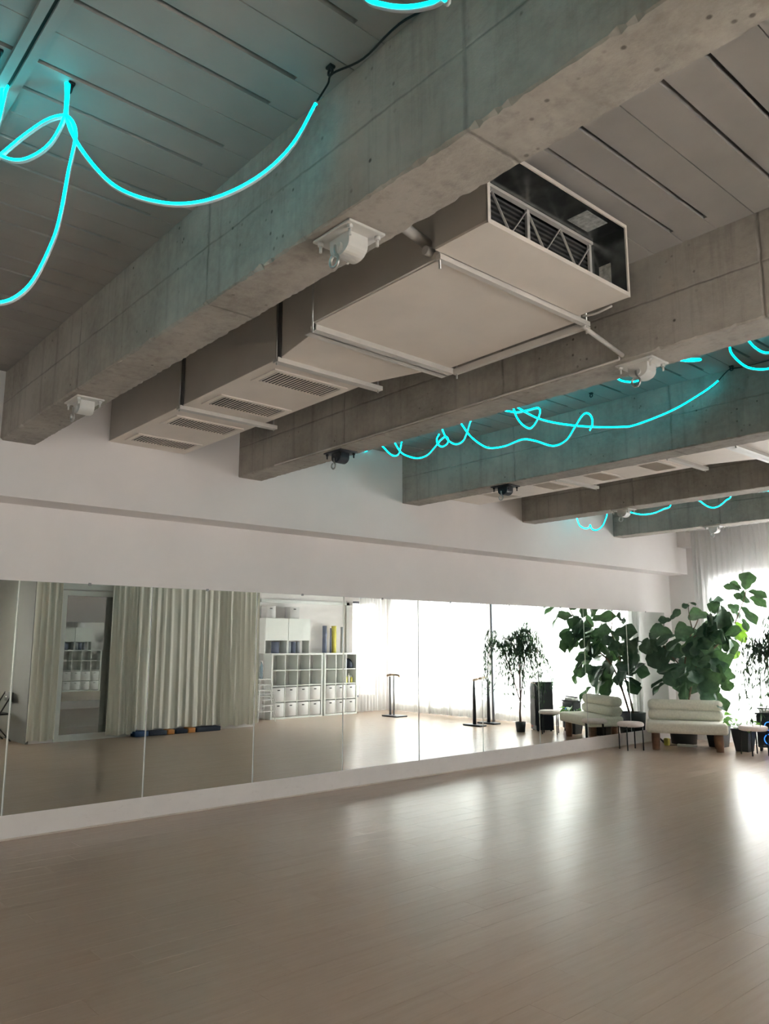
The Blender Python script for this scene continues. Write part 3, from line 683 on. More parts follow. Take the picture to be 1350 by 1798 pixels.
curtain('sheer_curtain', 'narrow sheer curtain hanging behind the fiddle-leaf fig at the corner', (0.53, YS), (1.40, YS), 0.04, 3.42, 0.085, 0.034, 'sheer', 1, G1)
curtain('sheer_curtain', 'sheer curtain behind the black speaker and weeping ficus', (1.36, YS - 0.05), (3.85, YS - 0.05), 0.04, 3.42, 0.10, 0.036, 'sheer', 2, G1)
curtain('sheer_curtain', 'sheer curtain behind the double barre up to the dark window post', (3.99, YS), (5.12, YS), 0.04, 3.42, 0.11, 0.036, 'sheer', 3, G1)
curtain('sheer_curtain', 'tightly gathered grey-looking sheer curtain between the two barres', (5.08, YS - 0.04), (5.75, YS - 0.04), 0.04, 3.42, 0.05, 0.045, 'sheer', 4, G1, dens=0.008)
curtain('sheer_curtain', 'sheer curtain behind the single barre', (5.70, YS), (7.14, YS), 0.04, 3.42, 0.11, 0.036, 'sheer', 5, G1)
curtain('sheer_curtain', 'short sheer curtain beside the cube shelves at the window corner', (7.12, YS - 0.08), (7.18, 11.56), 0.04, 3.42, 0.10, 0.03, 'sheer', 6, G1)
tag(MB().rbox(3.90, 3.945, YS - 0.03, YS + 0.01, 0.0, 3.42, 0.004, 1).build('window_post', 'frame_dark', loc=(3.925, YS, 0), world=True), 'slim dark post in the gap between sheer curtains by the ficus', 'post')
t = thing('curtain_track', 'white curtain track box above the sheer curtains at the far wall', 'curtain track', (3.7, YS, 3.43))
MB().box(0.515, 7.2, YS - 0.07, YS + 0.07, 3.425, 3.46).build('rail', 'white_plastic', t, world=True)
MB().box(0.35, 0.50, 12.36, 12.64, 3.16, 3.40).build('end_box', 'wall', t, world=True)
MB().box(0.346, 0.51, 12.34, 12.645, 3.40, 3.424).build('end_lid', 'wall', t, world=True)
for i, (a, b) in enumerate(FILL_WINDOWS): curtain('fill_voile_curtain', ['cream voile over the added fill window nearest the rear wall', 'cream voile over the middle added fill window', 'cream voile over the added fill window beside the grey return wall'][i], (8.30, a - 0.1), (8.30, b + 0.1), 0.05, 3.0, 0.12, 0.03, 'fill_voile', 30 + i, 'voile curtains over the added fill windows')  # added out of view to soften and warm the fill windows
G2 = 'cream curtains around the glass door'
XL = 6.14
curtain('linen_curtain', 'narrow cream curtain at the left of the glass door, in the mirror', (XL, 4.05), (XL, 4.48), 0.05, 2.85, 0.085, 0.035, 'linen', 11, G2, flare=0.04)
curtain('linen_curtain', 'cream curtain just right of the glass door, in the mirror', (XL, 5.30), (XL, 5.80), 0.05, 2.85, 0.09, 0.04, 'linen', 12, G2, flare=0.04)
curtain('linen_curtain', 'wide flat cream curtain hanging over the dark mats, in the mirror', (XL, 5.78), (XL, 7.45), 0.10, 2.85, 0.16, 0.022, 'linen', 13, G2)
curtain('linen_curtain', 'cream curtain ending beside the white stacked stools, in the mirror', (XL - 0.01, 7.42), (XL - 0.01, 8.22), 0.06, 2.85, 0.10, 0.035, 'linen', 14, G2)
for i, (y0, y1, h, mt, lab) in enumerate([(5.78, 6.02, .085, 'blue_mat', 'blue folded mat peeking out below the wide cream curtain'), (6.03, 6.36, .075, 'navy_mat', 'navy folded mat left of the first orange block'), (6.37, 6.50, .08, 'orange', 'orange foam block nearest the blue mat'),
      (6.52, 6.75, .07, 'navy_mat', 'navy folded mat between the two orange blocks'), (6.76, 6.90, .085, 'orange', 'orange foam block between two navy mats, farther from the door'), (6.92, 7.40, .08, 'navy_mat', 'long navy mat at the shelf end below the cream curtain')]):
    tag(MB().rbox(6.03, 6.235, y0, y1, 0.0005, h, 0.012, 2).build('folded_mat', mt, loc=(6.13, (y0 + y1) / 2, 0), world=True), lab, 'mat', 'mats under the cream curtain')

# ------------------------------------------------------------------ shelves and storage
def shelf_unit(label, y0, y1, cols):
    r = thing('cube_shelf', label, 'shelf', (7.28, (y0 + y1) / 2, 0), group='white cube shelves'); W = dict(parent=r, world=True)
    xa, xb, H, o, n = 7.12, 7.445, 1.35, 0.036, 0.018
    MB().box(xa, xb, y0, y0 + o, 0, H).build('side_panel', 'melamine', **W); MB().box(xa, xb, y1 - o, y1, 0, H).build('side_panel', 'melamine', **W)
    MB().box(xa, xb, y0 + o, y1 - o, H - o, H).build('top_panel', 'melamine', **W); MB().box(xa, xb, y0 + o, y1 - o, 0, o).build('bottom_panel', 'melamine', **W)
    cw = (y1 - y0 - 2 * o) / cols; ch = (H - 2 * o) / 4
    for i in range(1, cols): MB().box(xa + .003, xb, y0 + o + cw * i - n / 2, y0 + o + cw * i + n / 2, o, H - o).build('divider', 'melamine', **W)
    for j in range(1, 4):
        for i in range(cols): MB().box(xa + .003, xb, y0 + o + cw * i + n / 2, y0 + o + cw * (i + 1) - n / 2, o + ch * j - n / 2, o + ch * j + n / 2).build('shelf_board', 'melamine', **W)
    return [(y0 + o + cw * i, y0 + o + cw * (i + 1), o + ch * j + n / 2, o + ch * (j + 1) - n / 2) for j in range(4) for i in range(cols)]
def storage_box(y0, y1, z0, z1, label, x0=7.125, x1=7.43, group='pale boxes in the cube shelves'):
    r = thing('storage_box', label, 'box', ((x0 + x1) / 2, (y0 + y1) / 2, z0), group=group)
    MB().rbox(x0, x1, y0, y1, z0, z1, 0.004, 1).build('body', 'box', r, world=True)
    ym = (y0 + y1) / 2; zt = z1 - (z1 - z0) * 0.20
    MB().rbox(x0 - 0.003, x0 + 0.001, ym - 0.032, ym + 0.032, zt - 0.011, zt + 0.011, 0.0015, 1).build('handle', 'black', r, world=True)
ORD = ['first', 'second', 'third', 'fourth']
c1 = shelf_unit('wide white four-by-four cube shelf, seen in the mirror', 9.17, 10.50, 4)
c2 = shelf_unit('narrower white three-column cube shelf nearer the window, in the mirror', 10.55, 11.48, 3)
for i in range(4):
    for j in range(2):
        a, b, z0, z1 = c1[j * 4 + i]
        storage_box(a + 0.016, b - 0.016, z0 + 0.001, z1 - 0.022, 'pale box in the wide shelf, %s from the stools, %s row' % (ORD[i], ['bottom', 'upper'][j]))
for i in range(3):
    for j in range(2):
        a, b, z0, z1 = c2[j * 3 + i]
        storage_box(a + 0.016, b - 0.016, z0 + 0.001, z1 - 0.022, 'pale box in the narrow shelf, %s from the wide shelf, %s row' % (ORD[i], ['bottom', 'upper'][j]))
a, b, z0, z1 = c2[11]
bag = MB(); bag.lathe([(0.02, 0), (0.10, 0.0), (0.125, 0.04), (0.12, 0.11), (0.085, 0.18), (0.04, 0.215), (0.02, 0.22)], seg=16)
o = bag.build('cloth_bag', 'navy_mat', loc=(7.26, (a + b) / 2, z0 + 0.001)); tag(o, 'dark navy bag slumped in the top cube nearest the window', 'bag')
a, b, z0, z1 = c2[8]
for y, hh, mt, lab in [(a + 0.075, .18, 'yellow', 'tall yellow bottle in the cube below the navy bag'), (a + 0.15, .20, 'white_plastic', 'white bottle between the yellow things below the navy bag'), (a + 0.225, .15, 'yellow', 'short yellow bottle in the cube below the navy bag')]:
    r = thing('spray_bottle', lab, 'bottle', (7.22, y, z0 + 0.0005), group='bottles in the narrow shelf')
    MB().lathe([(0.028, 0), (0.031, 0.01), (0.031, hh * 0.7), (0.014, hh * 0.85)], seg=14).build('body', mt, r); MB().lathe([(0.015, hh * 0.85), (0.015, hh)], seg=10).build('cap', 'white_plastic', r)
for y0, y1, lab in [(9.00, 9.57, 'white wall cabinet with open bottom shelf, nearer the stools'), (9.58, 10.15, 'white wall cabinet with open bottom shelf, nearer the window')]:
    r = thing('wall_cabinet', lab, 'cabinet', (7.3, (y0 + y1) / 2, 1.352), group='white wall cabinets'); W = dict(parent=r, world=True)
    m = MB(); m.box(7.14, 7.398, y0, y0 + .018, 1.352, 2.09); m.box(7.14, 7.398, y1 - .018, y1, 1.352, 2.09); m.box(7.14, 7.398, y0 + .018, y1 - .018, 2.072, 2.09); m.box(7.14, 7.398, y0 + .018, y1 - .018, 1.62, 1.638); m.box(7.385, 7.398, y0 + .018, y1 - .018, 1.638, 2.072)
    m.build('body', 'melamine', **W)
    MB().box(7.12, 7.138, y0 + .003, y1 - .003, 1.622, 2.088).build('door', 'melamine', **W)
for i, (y, rr, hh, mt, lab) in enumerate([(9.34, .085, .24, 'slate', 'thick slate-blue foam roll in the open part of the left cabinet'), (9.68, .05, .24, 'grey_foam', 'grey foam roll at the left of the right cabinet'), (9.80, .055, .24, 'slate', 'slate-blue foam roll in the middle of the right cabinet'), (9.92, .04, .24, 'grey_foam', 'thin grey foam roll in the right cabinet')]):
    r = thing('foam_roll', lab, 'foam roll', (7.26, y, 1.3525), group='foam rolls on the shelves')
    MB().lathe([(rr, 0), (rr, hh)], seg=18).build('roll', mt, r); MB().lathe([(rr * 0.3, hh), (rr * 0.3, hh + 0.0015)], seg=10).build('core_hole', 'black', r)
for i, (y, rr, hh, mt, lab) in enumerate([(10.66, .05, .60, 'slate', 'tall slate-blue foam roll standing on the shelves'), (10.92, .055, .60, 'yellow', 'tall yellow foam roll standing on the shelves'), (10.83, .02, .55, 'slate', 'thin slate rod beside the yellow foam roll'), (11.15, .03, .58, 'grey_foam', 'slim grey foam roll nearest the window')]):
    r = thing('foam_roll', lab, 'foam roll', (7.28, y, 1.3505), group='foam rolls on the shelves')
    MB().lathe([(rr, 0), (rr, hh)], seg=18).build('roll', mt, r); MB().lathe([(rr * 0.3, hh), (rr * 0.3, hh + 0.0015)], seg=10).build('core_hole', 'black', r)
storage_box(9.03, 9.26, 2.0905, 2.34, 'white lidded box on top of the left wall cabinet', 7.15, 7.36, 'boxes on the wall cabinets')
storage_box(9.63, 9.87, 2.0905, 2.34, 'white lidded box on top of the right wall cabinet', 7.15, 7.36, 'boxes on the wall cabinets')

def metal_stool():
    r = thing('metal_stool', '', 'stool'); H = 0.50; a, b = 0.125, 0.21
    MB().rbox(-a - .01, a + .01, -a - .01, a + .01, H - 0.018, H, 0.008, 2).build('seat', 'white_plastic', r)
    for sx in (-1, 1):
        for sy in (-1, 1): MB().bar((sx * b, sy * b, 0.0), (sx * a, sy * a, H - 0.018), 0.014, 0.014).build('leg', 'white_plastic', r)
    m = MB(); z = 0.20; c = b + (a - b) * z / H
    for s in (-1, 1): m.bar((-c, s * c, z), (c, s * c, z), 0.012, 0.016); m.bar((s * c, -c, z), (s * c, c, z), 0.012, 0.016)
    m.build('stretcher', 'white_plastic', r); return r
st = metal_stool()
for i in range(4):
    o = st if i == 0 else copy_tree(st); o.location = (7.02, 8.88, i * 0.115)
    o['label'] = ['bottom', 'second from bottom', 'second from top', 'top'][i] + ' white metal stool in the stack by the shelves'; o['group'] = 'stacked white metal stools'
r = thing('water_bottle', 'clear bluish bottle standing on the stacked white stools', 'bottle', (7.02, 8.86, 0.8455))
MB().lathe([(0.034, 0), (0.038, 0.01), (0.038, 0.10), (0.034, 0.12), (0.038, 0.14), (0.038, 0.24), (0.014, 0.31), (0.014, 0.33)], seg=16).build('body', 'bottle', r)
MB().lathe([(0.017, 0.33), (0.017, 0.355)], seg=12).build('cap', 'white_plastic', r)

# ------------------------------------------------------------------ ballet barres
r = thing('ballet_barre', 'single grey ballet barre stand on a dark base, seen in the mirror', 'barre', (6.05, 11.62, 0))
MB().rbox(-0.28, 0.20, -0.16, 0.16, 0.0, 0.03, 0.008, 2).build('base', 'anchor_black', r)
MB().tube([(-0.02, 0, 0.03), (-0.02, 0, 0.86)], 0.018, 10).build('post', 'grey_metal', r); MB().tube([(0.10, 0, 0.03), (0.10, 0, 0.84)], 0.024, 10).build('post', 'grey_metal', r)
MB().tube(smooth_path([(-0.2, 0.0, 0.84), (-0.15, 0, 0.88), (0.1, 0, 0.88), (0.2, 0.0, 0.86)]), 0.022, 10).build('rail', 'pale_wood', r)
r = thing('ballet_barre', 'double ballet barre with two dark posts and pale wooden rails, seen in the mirror', 'barre', (3.58, 11.72, 0))
for dy, dx in ((-0.24, -0.03), (0.26, 0.05)):
    MB().rbox(dx - 0.22, dx + 0.22, dy - 0.10, dy + 0.10, 0.0, 0.03, 0.008, 2).build('base', 'anchor_black', r)
    MB().tube([(dx, dy, 0.03), (dx, dy, 0.55), (dx, dy, 0.86)], [0.036, 0.030, 0.018], 12).build('post', 'anchor_black', r)
    MB().tube([(dx - 0.04, dy, 0.70), (dx + 0.04, dy, 0.70)], 0.008, 8).build('height_knob', 'black', r)
for dx, z in ((-0.06, 0.90), (0.09, 0.87)):
    MB().tube([(dx - 0.28, -0.42, z), (dx + 0.22, 0.36, z)], 0.024, 10).build('rail', 'pale_wood', r)

# ------------------------------------------------------------------ bench, stools, speaker, gear
r = thing('bench', 'pale sage upholstered bench with two stacked back bolsters and round wooden legs', 'bench', (0.84, 11.37, 0), math.radians(29))
MB().rbox(-0.565, 0.565, -0.32, 0.29, 0.245, 0.405, 0.045, 4).build('seat', 'sofa', r)
MB().rbox(-0.54, 0.54, 0.07, 0.30, 0.40, 0.56, 0.072, 5).build('back_bolster', 'sofa', r)
MB().rbox(-0.54, 0.54, 0.09, 0.31, 0.545, 0.705, 0.072, 5).build('back_bolster', 'sofa', r)
for sx in (-0.44, 0.44):
    for sy in (-0.20, 0.18): MB().lathe([(0.052, 0), (0.060, 0.12), (0.055, 0.25)], (sx, sy, 0), 18).build('leg', 'leg_wood', r)
def round_stool():
    r = thing('round_stool', '', 'stool')
    MB().lathe([(0.165, 0.335), (0.190, 0.345), (0.197, 0.365), (0.190, 0.388), (0.165, 0.400), (0.08, 0.404), (0.01, 0.405)], seg=28).build('seat', 'stool', r)
    for k in range(4):
        a = PI / 2 * k + 0.25; MB().tube([(0.178 * math.cos(a), 0.178 * math.sin(a), 0), (0.178 * math.cos(a), 0.178 * math.sin(a), 0.355)], 0.0095, 8).build('leg', 'black', r)
    return r
rs = round_stool(); rs.location = (0.32, 10.69, 0); tag(rs, 'round pink-topped stool beside the mirror end and the bench', 'stool', 'round padded stools')
o = copy_tree(rs); o.location = (1.78, 11.50, 0); o['label'] = 'round pink-topped stool at the right edge in front of the black speaker gear'
r = thing('loudspeaker', 'tall black loudspeaker with rounded top behind a stool, seen in the mirror', 'speaker', (2.20, 11.82, 0), math.radians(35))
poly = [(-0.17, 0.02), (0.17, 0.02), (0.17, 0.80), (0.13, 0.845), (-0.02, 0.87), (-0.17, 0.87)]
MB().prism(poly, 1, -0.16, 0.16).build('cabinet', 'speaker', r)
MB().prism([(-0.15, 0.10), (0.15, 0.10), (0.15, 0.78), (-0.15, 0.83)], 1, -0.172, -0.161).build('grille', 'black', r)
MB().box(-0.17, 0.13, -0.166, -0.161, 0.838, 0.852).build('trim', 'copper', r)
MB().box(0.04, 0.13, -0.166, -0.161, 0.06, 0.085).build('badge', 'red', r)
for sx in (-0.13, 0.13):
    for sy in (-0.12, 0.12): MB().lathe([(0.02, 0), (0.02, 0.02)], (sx, sy, 0), 10).build('foot', 'black', r)
r = thing('party_speaker', 'squat black speaker box with glowing blue rings between bench and loudspeaker', 'speaker', (1.75, 12.11, 0), math.radians(20))
MB().rbox(-0.17, 0.17, -0.10, 0.09, 0.05, 0.52, 0.02, 3).build('cabinet', 'speaker', r)
MB().box(-0.18, 0.18, -0.10, 0.09, 0.521, 0.545).build('lid', 'speaker', r)
for z, rr in ((0.36, 0.06), (0.17, 0.075)):
    MB().tube([(rr * math.cos(2 * PI * k / 24), -0.104, z + rr * math.sin(2 * PI * k / 24)) for k in range(25)], 0.005, 6).build('light_ring', 'led', r)
    m = MB(); m.tube([(0, -0.10, z), (0, -0.106, z)], rr * 0.85, 20); m.build('cone', 'black', r)
for sx in (-0.13, 0.13):
    for sy in (-0.07, 0.06): MB().lathe([(0.018, 0), (0.018, 0.05)], (sx, sy, 0), 10).build('foot', 'black', r)
r = thing('controller', 'small dark controller with white face lying on the squat speaker', 'controller', (1.75, 12.11, 0.5455), math.radians(20))
MB().rbox(-0.12, 0.10, -0.08, 0.07, 0.0, 0.045, 0.006, 2).build('body', 'white_plastic', r); MB().bar((-0.15, 0.02, 0.055), (0.14, -0.02, 0.06), 0.03, 0.02).build('handset', 'black', r)
r = thing('power_strip', 'white power strip on the floor under the bench', 'power strip', (0.70, 11.62, 0), math.radians(20))
MB().rbox(-0.14, 0.14, -0.03, 0.03, 0, 0.035, 0.006, 2).build('body', 'white_plastic', r)
for k in range(3): MB().lathe([(0.018, 0.035), (0.018, 0.037)], (-0.08 + 0.08 * k, 0, 0), 12).build('socket', 'grey_metal', r)
tag(MB().tube(smooth_path([(0.30, 11.7, 0.008), (0.36, 11.55, 0.05), (0.30, 11.45, 0.16), (0.24, 11.52, 0.20), (0.22, 11.62, 0.12), (0.32, 11.62, 0.02), (0.45, 11.55, 0.008), (0.57, 11.6, 0.015)]), 0.006, 6).build('tangled_cable', 'black', loc=(0.4, 11.6, 0), world=True), 'tangled black cable on the floor between the stool and the bench leg', 'cable')
tag(MB().rbox(0.38, 0.46, 11.50, 11.56, 0.0, 0.11, 0.015, 2).build('spray_can', 'yellow', loc=(0.42, 11.53, 0), world=True), 'small yellow container on the floor beside the tangled cable', 'container')

# black chair reflected at the far left
r = thing('folding_chair', 'black folding chair by the grey wall at the left edge of the mirror', 'chair', (7.02, 3.82, 0), math.radians(0))
MB().rbox(-0.20, 0.20, -0.19, 0.19, 0.415, 0.44, 0.008, 2).build('seat', 'black', r)
MB().rbox(-0.20, 0.20, 0.185, 0.205, 0.62, 0.77, 0.006, 2).build('backrest', 'black', r)
MB().box(0.08, 0.14, 0.182, 0.1845, 0.68, 0.70).build('badge', 'white_plastic', r)
for sx in (-0.205, 0.205):
    MB().tube([(sx, -0.22, 0), (sx, 0.195, 0.77)], 0.011, 8).build('leg', 'black', r); MB().tube([(sx, 0.21, 0), (sx, -0.15, 0.42)], 0.011, 8).build('leg', 'black', r)
MB().tube([(-0.205, 0.17, 0.05), (0.205, 0.17, 0.05)], 0.008, 8).build('stretcher', 'black', r)

# ------------------------------------------------------------------ plants
def pot(r, rt, rb, h, sq=False):
    if sq:
        m = MB(); vs = []
        for rr, z in ((rb, 0), (rt, h), (rt - 0.02, h), (rt - 0.03, h - 0.05)):
            for k in range(4): a = PI / 4 + PI / 2 * k; vs.append((rr * 1.25 * math.cos(a), rr * 1.25 * math.sin(a), z))
        fs = [(i * 4 + k, i * 4 + (k + 1) % 4, (i + 1) * 4 + (k + 1) % 4, (i + 1) * 4 + k) for i in range(3) for k in range(4)] + [(3, 2, 1, 0), (12, 13, 14, 15)]
        m.add(vs, fs); m.build('pot', 'pot', r)
    else: MB().lathe([(rb, 0), (rt, h), (rt - 0.02, h), (rt - 0.03, h - 0.05)], seg=24).build('pot', 'pot', r)
    MB().lathe([(rt - 0.035, h - 0.06), (rt - 0.035, h - 0.045)], seg=16).build('soil', 'soil', r)
def leaf_mesh(name, prof, mat, seed, fold=0.12, curl=0.18, wav=0.03):
    rnd = random.Random(seed); nt_ = len(prof) - 1; vs = []; nu = 4
    for i, w in enumerate(prof):
        t = i / nt_
        for j in range(-nu, nu + 1):
            s = j / nu; ww = w * (1 + 0.05 * math.sin(7 * t * PI + seed))
            z = fold * abs(s) * w - curl * t * t + wav * math.sin(9 * t + 3 * s + seed) * abs(s)
            vs.append((t, s * ww * 0.5, z))
    W = 2 * nu + 1
    fs = [(i * W + j, i * W + j + 1, (i + 1) * W + j + 1, (i + 1) * W + j) for i in range(nt_) for j in range(2 * nu)]
    me = bpy.data.meshes.new(name); me.from_pydata(vs, [], fs); me.polygons.foreach_set('use_smooth', [True] * len(fs)); me.materials.append(M[mat]); return me
FID = [0.03, 0.34, 0.50, 0.55, 0.60, 0.78, 0.96, 1.0, 0.92, 0.62, 0.08]
OVA = [0.03, 0.30, 0.62, 0.88, 1.0, 0.98, 0.84, 0.58, 0.28, 0.03]
figm = [leaf_mesh('leaf', FID, 'fig', s, 0.15, 0.2, 0.05) for s in (1, 2, 3)]; figl = [leaf_mesh('leaf', FID, 'fig_lime', 5)]
lilm = [leaf_mesh('leaf', OVA, 'lily', s, 0.2, 0.35) for s in (1, 2)]
def put_leaf(meshes, parent, B, T, w, nrm, rnd):
    B = Vector(B); T = Vector(T); X = (T - B); L = max(X.length, 0.05); X.normalize()
    n = Vector(nrm) + Vector((rnd.uniform(-.5, .5), rnd.uniform(-.5, .5), rnd.uniform(-.3, .5)))
    Z = (n - X * n.dot(X)).normalized(); Y = Z.cross(X)
    o = bpy.data.objects.new('leaf', rnd.choice(meshes)); COL.objects.link(o); o.parent = parent
    mt = Matrix((X, Y, Z)).transposed().to_4x4(); mt.translation = B - Vector(parent.location)
    o.matrix_local = mt @ Matrix.Diagonal((L, w, L * 0.8, 1)); return o
fig = thing('fiddle_leaf_fig', 'big fiddle-leaf fig behind the bench with broad dark leaves', 'plant', (0.46, 11.98, 0))
pot(fig, 0.23, 0.19, 0.42)
FIG = [
    (1.60,12.00,2.36, 1.67,11.99,2.63, 0.24),
    (1.54,12.00,2.37, 1.36,12.03,2.52, 0.10),
    (1.56,11.91,2.35, 1.35,11.82,2.44, 0.11),
    (1.50,12.00,2.33, 1.53,11.85,2.23, 0.12),
    (1.75,11.74,2.33, 2.03,11.70,2.23, 0.13),
    (1.74,11.80,2.24, 2.01,11.70,2.10, 0.14),
    (1.59,11.95,2.36, 1.56,12.05,2.15, 0.17),
    (1.63,11.72,2.10, 1.86,11.72,1.85, 0.16),
    (1.28,11.81,2.18, 1.12,11.76,2.05, 0.18),
    (1.35,11.69,2.13, 1.30,11.78,1.75, 0.28),
    (1.31,11.98,2.15, 1.45,12.06,2.05, 0.15),
    (1.09,11.87,1.96, 0.66,11.94,2.04, 0.21),
    (1.08,11.66,1.88, 1.27,11.53,1.60, 0.19),
    (0.71,11.95,2.16, 0.64,11.85,2.14, 0.10),
    (0.68,11.99,2.21, 0.82,11.94,2.17, 0.09),
    (0.44,11.81,1.93, 0.58,11.89,2.10, 0.11),
    (0.46,11.81,1.93, 0.31,11.68,1.93, 0.12),
    (0.93,11.65,1.73, 0.58,11.64,1.78, 0.25),
    (0.55,11.66,1.71, 0.12,11.67,1.77, 0.28),
    (0.98,11.65,1.69, 1.03,11.66,1.34, 0.33),
    (0.85,11.71,1.67, 0.70,11.72,1.35, 0.20),
    (0.47,11.86,1.58, 0.59,11.76,1.34, 0.25),
    (0.43,11.90,1.61, 0.27,11.88,1.39, 0.16),
    (0.13,11.75,1.67, 0.31,11.67,1.15, 0.35),
    (0.19,11.52,1.65, 0.13,11.53,1.38, 0.22),
    (0.55,11.96,1.35, 0.67,11.90,1.13, 0.37),
    (0.35,11.83,1.24, 0.53,11.73,0.89, 0.33),
    (0.56,11.93,1.15, 0.65,11.83,0.87, 0.27),
    (0.77,11.97,1.36, 0.88,11.92,1.05, 0.39),
    (0.81,11.81,1.16, 1.16,11.77,0.89, 0.34),
    (1.26,11.70,1.26, 1.23,11.65,0.97, 0.23),
    (1.10,11.82,1.44, 1.33,11.82,1.20, 0.35),
    (0.92,12.00,1.51, 1.11,12.06,1.40, 0.29),
    (1.29,11.82,1.70, 1.50,11.69,1.42, 0.23),
    (1.36,12.00,1.81, 1.58,11.91,1.59, 0.17),
    (1.30,12.00,1.47, 1.39,12.06,1.34, 0.17),
    (1.40,12.00,1.88, 1.58,12.00,1.74, 0.14),
    (1.31,11.70,1.07, 1.39,11.68,0.86, 0.18),
    (0.82,11.84,0.92, 1.10,11.84,0.72, 0.34),
    (0.62,12.00,0.95, 0.71,12.04,0.80, 0.25),
    (1.10,11.82,0.82, 1.32,11.70,0.59, 0.19),
    (0.81,11.97,1.73, 0.95,11.95,1.60, 0.17),
    (0.27,11.92,1.62, 0.13,11.98,1.56, 0.15),
    (1.20,11.93,1.71, 1.15,11.98,1.62, 0.08),
    (0.89,11.93,1.82, 1.03,12.01,1.89, 0.10),
    (0.12,11.92,1.23, 0.38,11.81,1.08, 0.28),
    (0.43,12.00,1.24, 0.16,12.06,1.03, 0.27),
    (0.95,12.00,1.25, 0.80,11.90,0.96, 0.32),
    (1.22,12.00,1.21, 1.24,11.95,1.00, 0.22),
    (0.60,12.00,1.60, 0.48,11.96,1.71, 0.20),
    (0.94,12.00,1.71, 1.09,11.95,1.60, 0.17),
    (0.62,12.00,1.26, 0.38,12.06,1.08, 0.30),
    (1.04,12.00,0.97, 0.87,12.01,0.79, 0.27),
    (0.26,11.64,1.60, 0.13,11.67,1.46, 0.22),
    (1.39,12.00,2.05, 1.47,12.06,1.94, 0.12),
    (1.25,12.00,1.90, 1.39,11.86,1.71, 0.19),
    (1.52,12.00,1.94, 1.64,11.88,1.75, 0.10),
]
rnd = random.Random(3)
for i, (a, b, c, d_, e2, f2, w) in enumerate(FIG):
    lime = i in (34, 35, 36)
    put_leaf(figl if lime else figm, fig, (a, b, c), (d_, e2, f2), w * (1.0 if lime else 1.12), (0.47, -0.85, 0.25), rnd)
for i in range(36):
    a = rnd.uniform(0, 2 * PI); z = rnd.uniform(0.92, 1.85); rad = rnd.uniform(0.05, 0.36)
    B = Vector((0.74 + rad * math.cos(a) * 1.25 + (0.25 * (z - 1.3)), 11.80 + rad * math.sin(a) * 0.7, z)); dr = Vector((math.cos(a), math.sin(a) * 0.6, rnd.uniform(-0.9, 0.1))).normalized()
    T = B + dr * rnd.uniform(0.24, 0.36); T.x = max(T.x, 0.10); T.y = min(T.y, 12.08)
    put_leaf(figm, fig, B, T, rnd.uniform(0.2, 0.3), (math.cos(a), math.sin(a) - 0.4, 0.5), rnd)
for i in range(18):
    B = Vector((rnd.uniform(0.95, 1.52), rnd.uniform(11.62, 12.0), rnd.uniform(1.45, 2.15))); dr = Vector((rnd.uniform(-0.5, 0.9) * 0.55, -rnd.uniform(-0.5, 0.9), rnd.uniform(-0.9, 0.3))).normalized()
    T = B + dr * rnd.uniform(0.22, 0.34); T.y = min(T.y, 12.2)
    put_leaf(figm, fig, B, T, rnd.uniform(0.2, 0.28), (-1.1, -0.5, 0.2), rnd)
BR = [[(0.42, 11.98, 0.36), (0.50, 11.95, 0.87), (0.56, 11.93, 1.15), (0.68, 11.92, 1.6), (0.82, 11.93, 1.87), (0.90, 11.93, 2.07)],
      [(0.50, 12.0, 0.36), (0.62, 11.97, 0.8), (0.77, 11.93, 1.2), (1.10, 11.92, 1.5), (1.36, 11.93, 1.75), (1.55, 11.93, 2.11), (1.64, 11.93, 2.35)],
      [(0.68, 11.92, 1.6), (0.9, 11.9, 1.74), (1.15, 11.90, 1.9), (1.32, 11.9, 2.16)], [(0.56, 11.93, 1.15), (0.40, 11.8, 1.4), (0.32, 11.75, 1.6), (0.37, 11.75, 1.93)], [(0.75, 11.93, 1.75), (0.71, 11.93, 1.96), (0.70, 11.93, 2.19)]]
for i, b in enumerate(BR):
    P = smooth_path(b, 4); MB().tube(P, [0.018 * (1 - 0.65 * k / (len(P) - 1)) * (1 if i < 2 else 0.6) for k in range(len(P))], 8).build('stem', 'bark', fig, world=True)
def leafy(name, label, loc, rt, rb, h, n, lmin, lmax, up, seed, sq=True, lim=None):
    r = thing(name, label, 'plant', loc); pot(r, rt, rb, h, sq); rn = random.Random(seed)
    for i in range(n):
        a = 2 * PI * i / n + rn.uniform(-.3, .3); L = rn.uniform(lmin, lmax); el = rn.uniform(*up)
        B = Vector(loc) + Vector((math.cos(a) * 0.05, math.sin(a) * 0.05, h - 0.04)); mid = B + Vector((math.cos(a) * math.cos(el), math.sin(a) * math.cos(el), math.sin(el))) * L * 0.55
        T = mid + Vector((math.cos(a), math.sin(a), rn.uniform(-0.4, 0.25))).normalized() * L * 0.6
        if lim: mid = Vector((min(max(mid.x, lim[0]), lim[1]), min(mid.y, lim[2]), mid.z)); T = Vector((min(max(T.x, lim[0]), lim[1]), min(T.y, lim[2]), T.z))
        MB().tube([B, mid], 0.005, 6).build('stalk', 'lily', r, world=True)
        put_leaf(lilm, r, mid, T, L * 0.32, (0, 0, 1), rn)
    return r
leafy('potted_plant', 'small broad-leaved plant in a dark pot partly hidden behind the bench leg', (1.02, 11.99, 0), 0.16, 0.12, 0.33, 12, 0.25, 0.38, (0.8, 1.4), 5, lim=(0.5, 1.25, 12.1))
lp = leafy('potted_plant', 'glossy broad-leaved plant in a tapered black pot right of the bench', (1.50, 11.80, 0), 0.15, 0.105, 0.32, 14, 0.22, 0.36, (0.3, 1.2), 6, lim=(1.2, 1.72, 12.1))
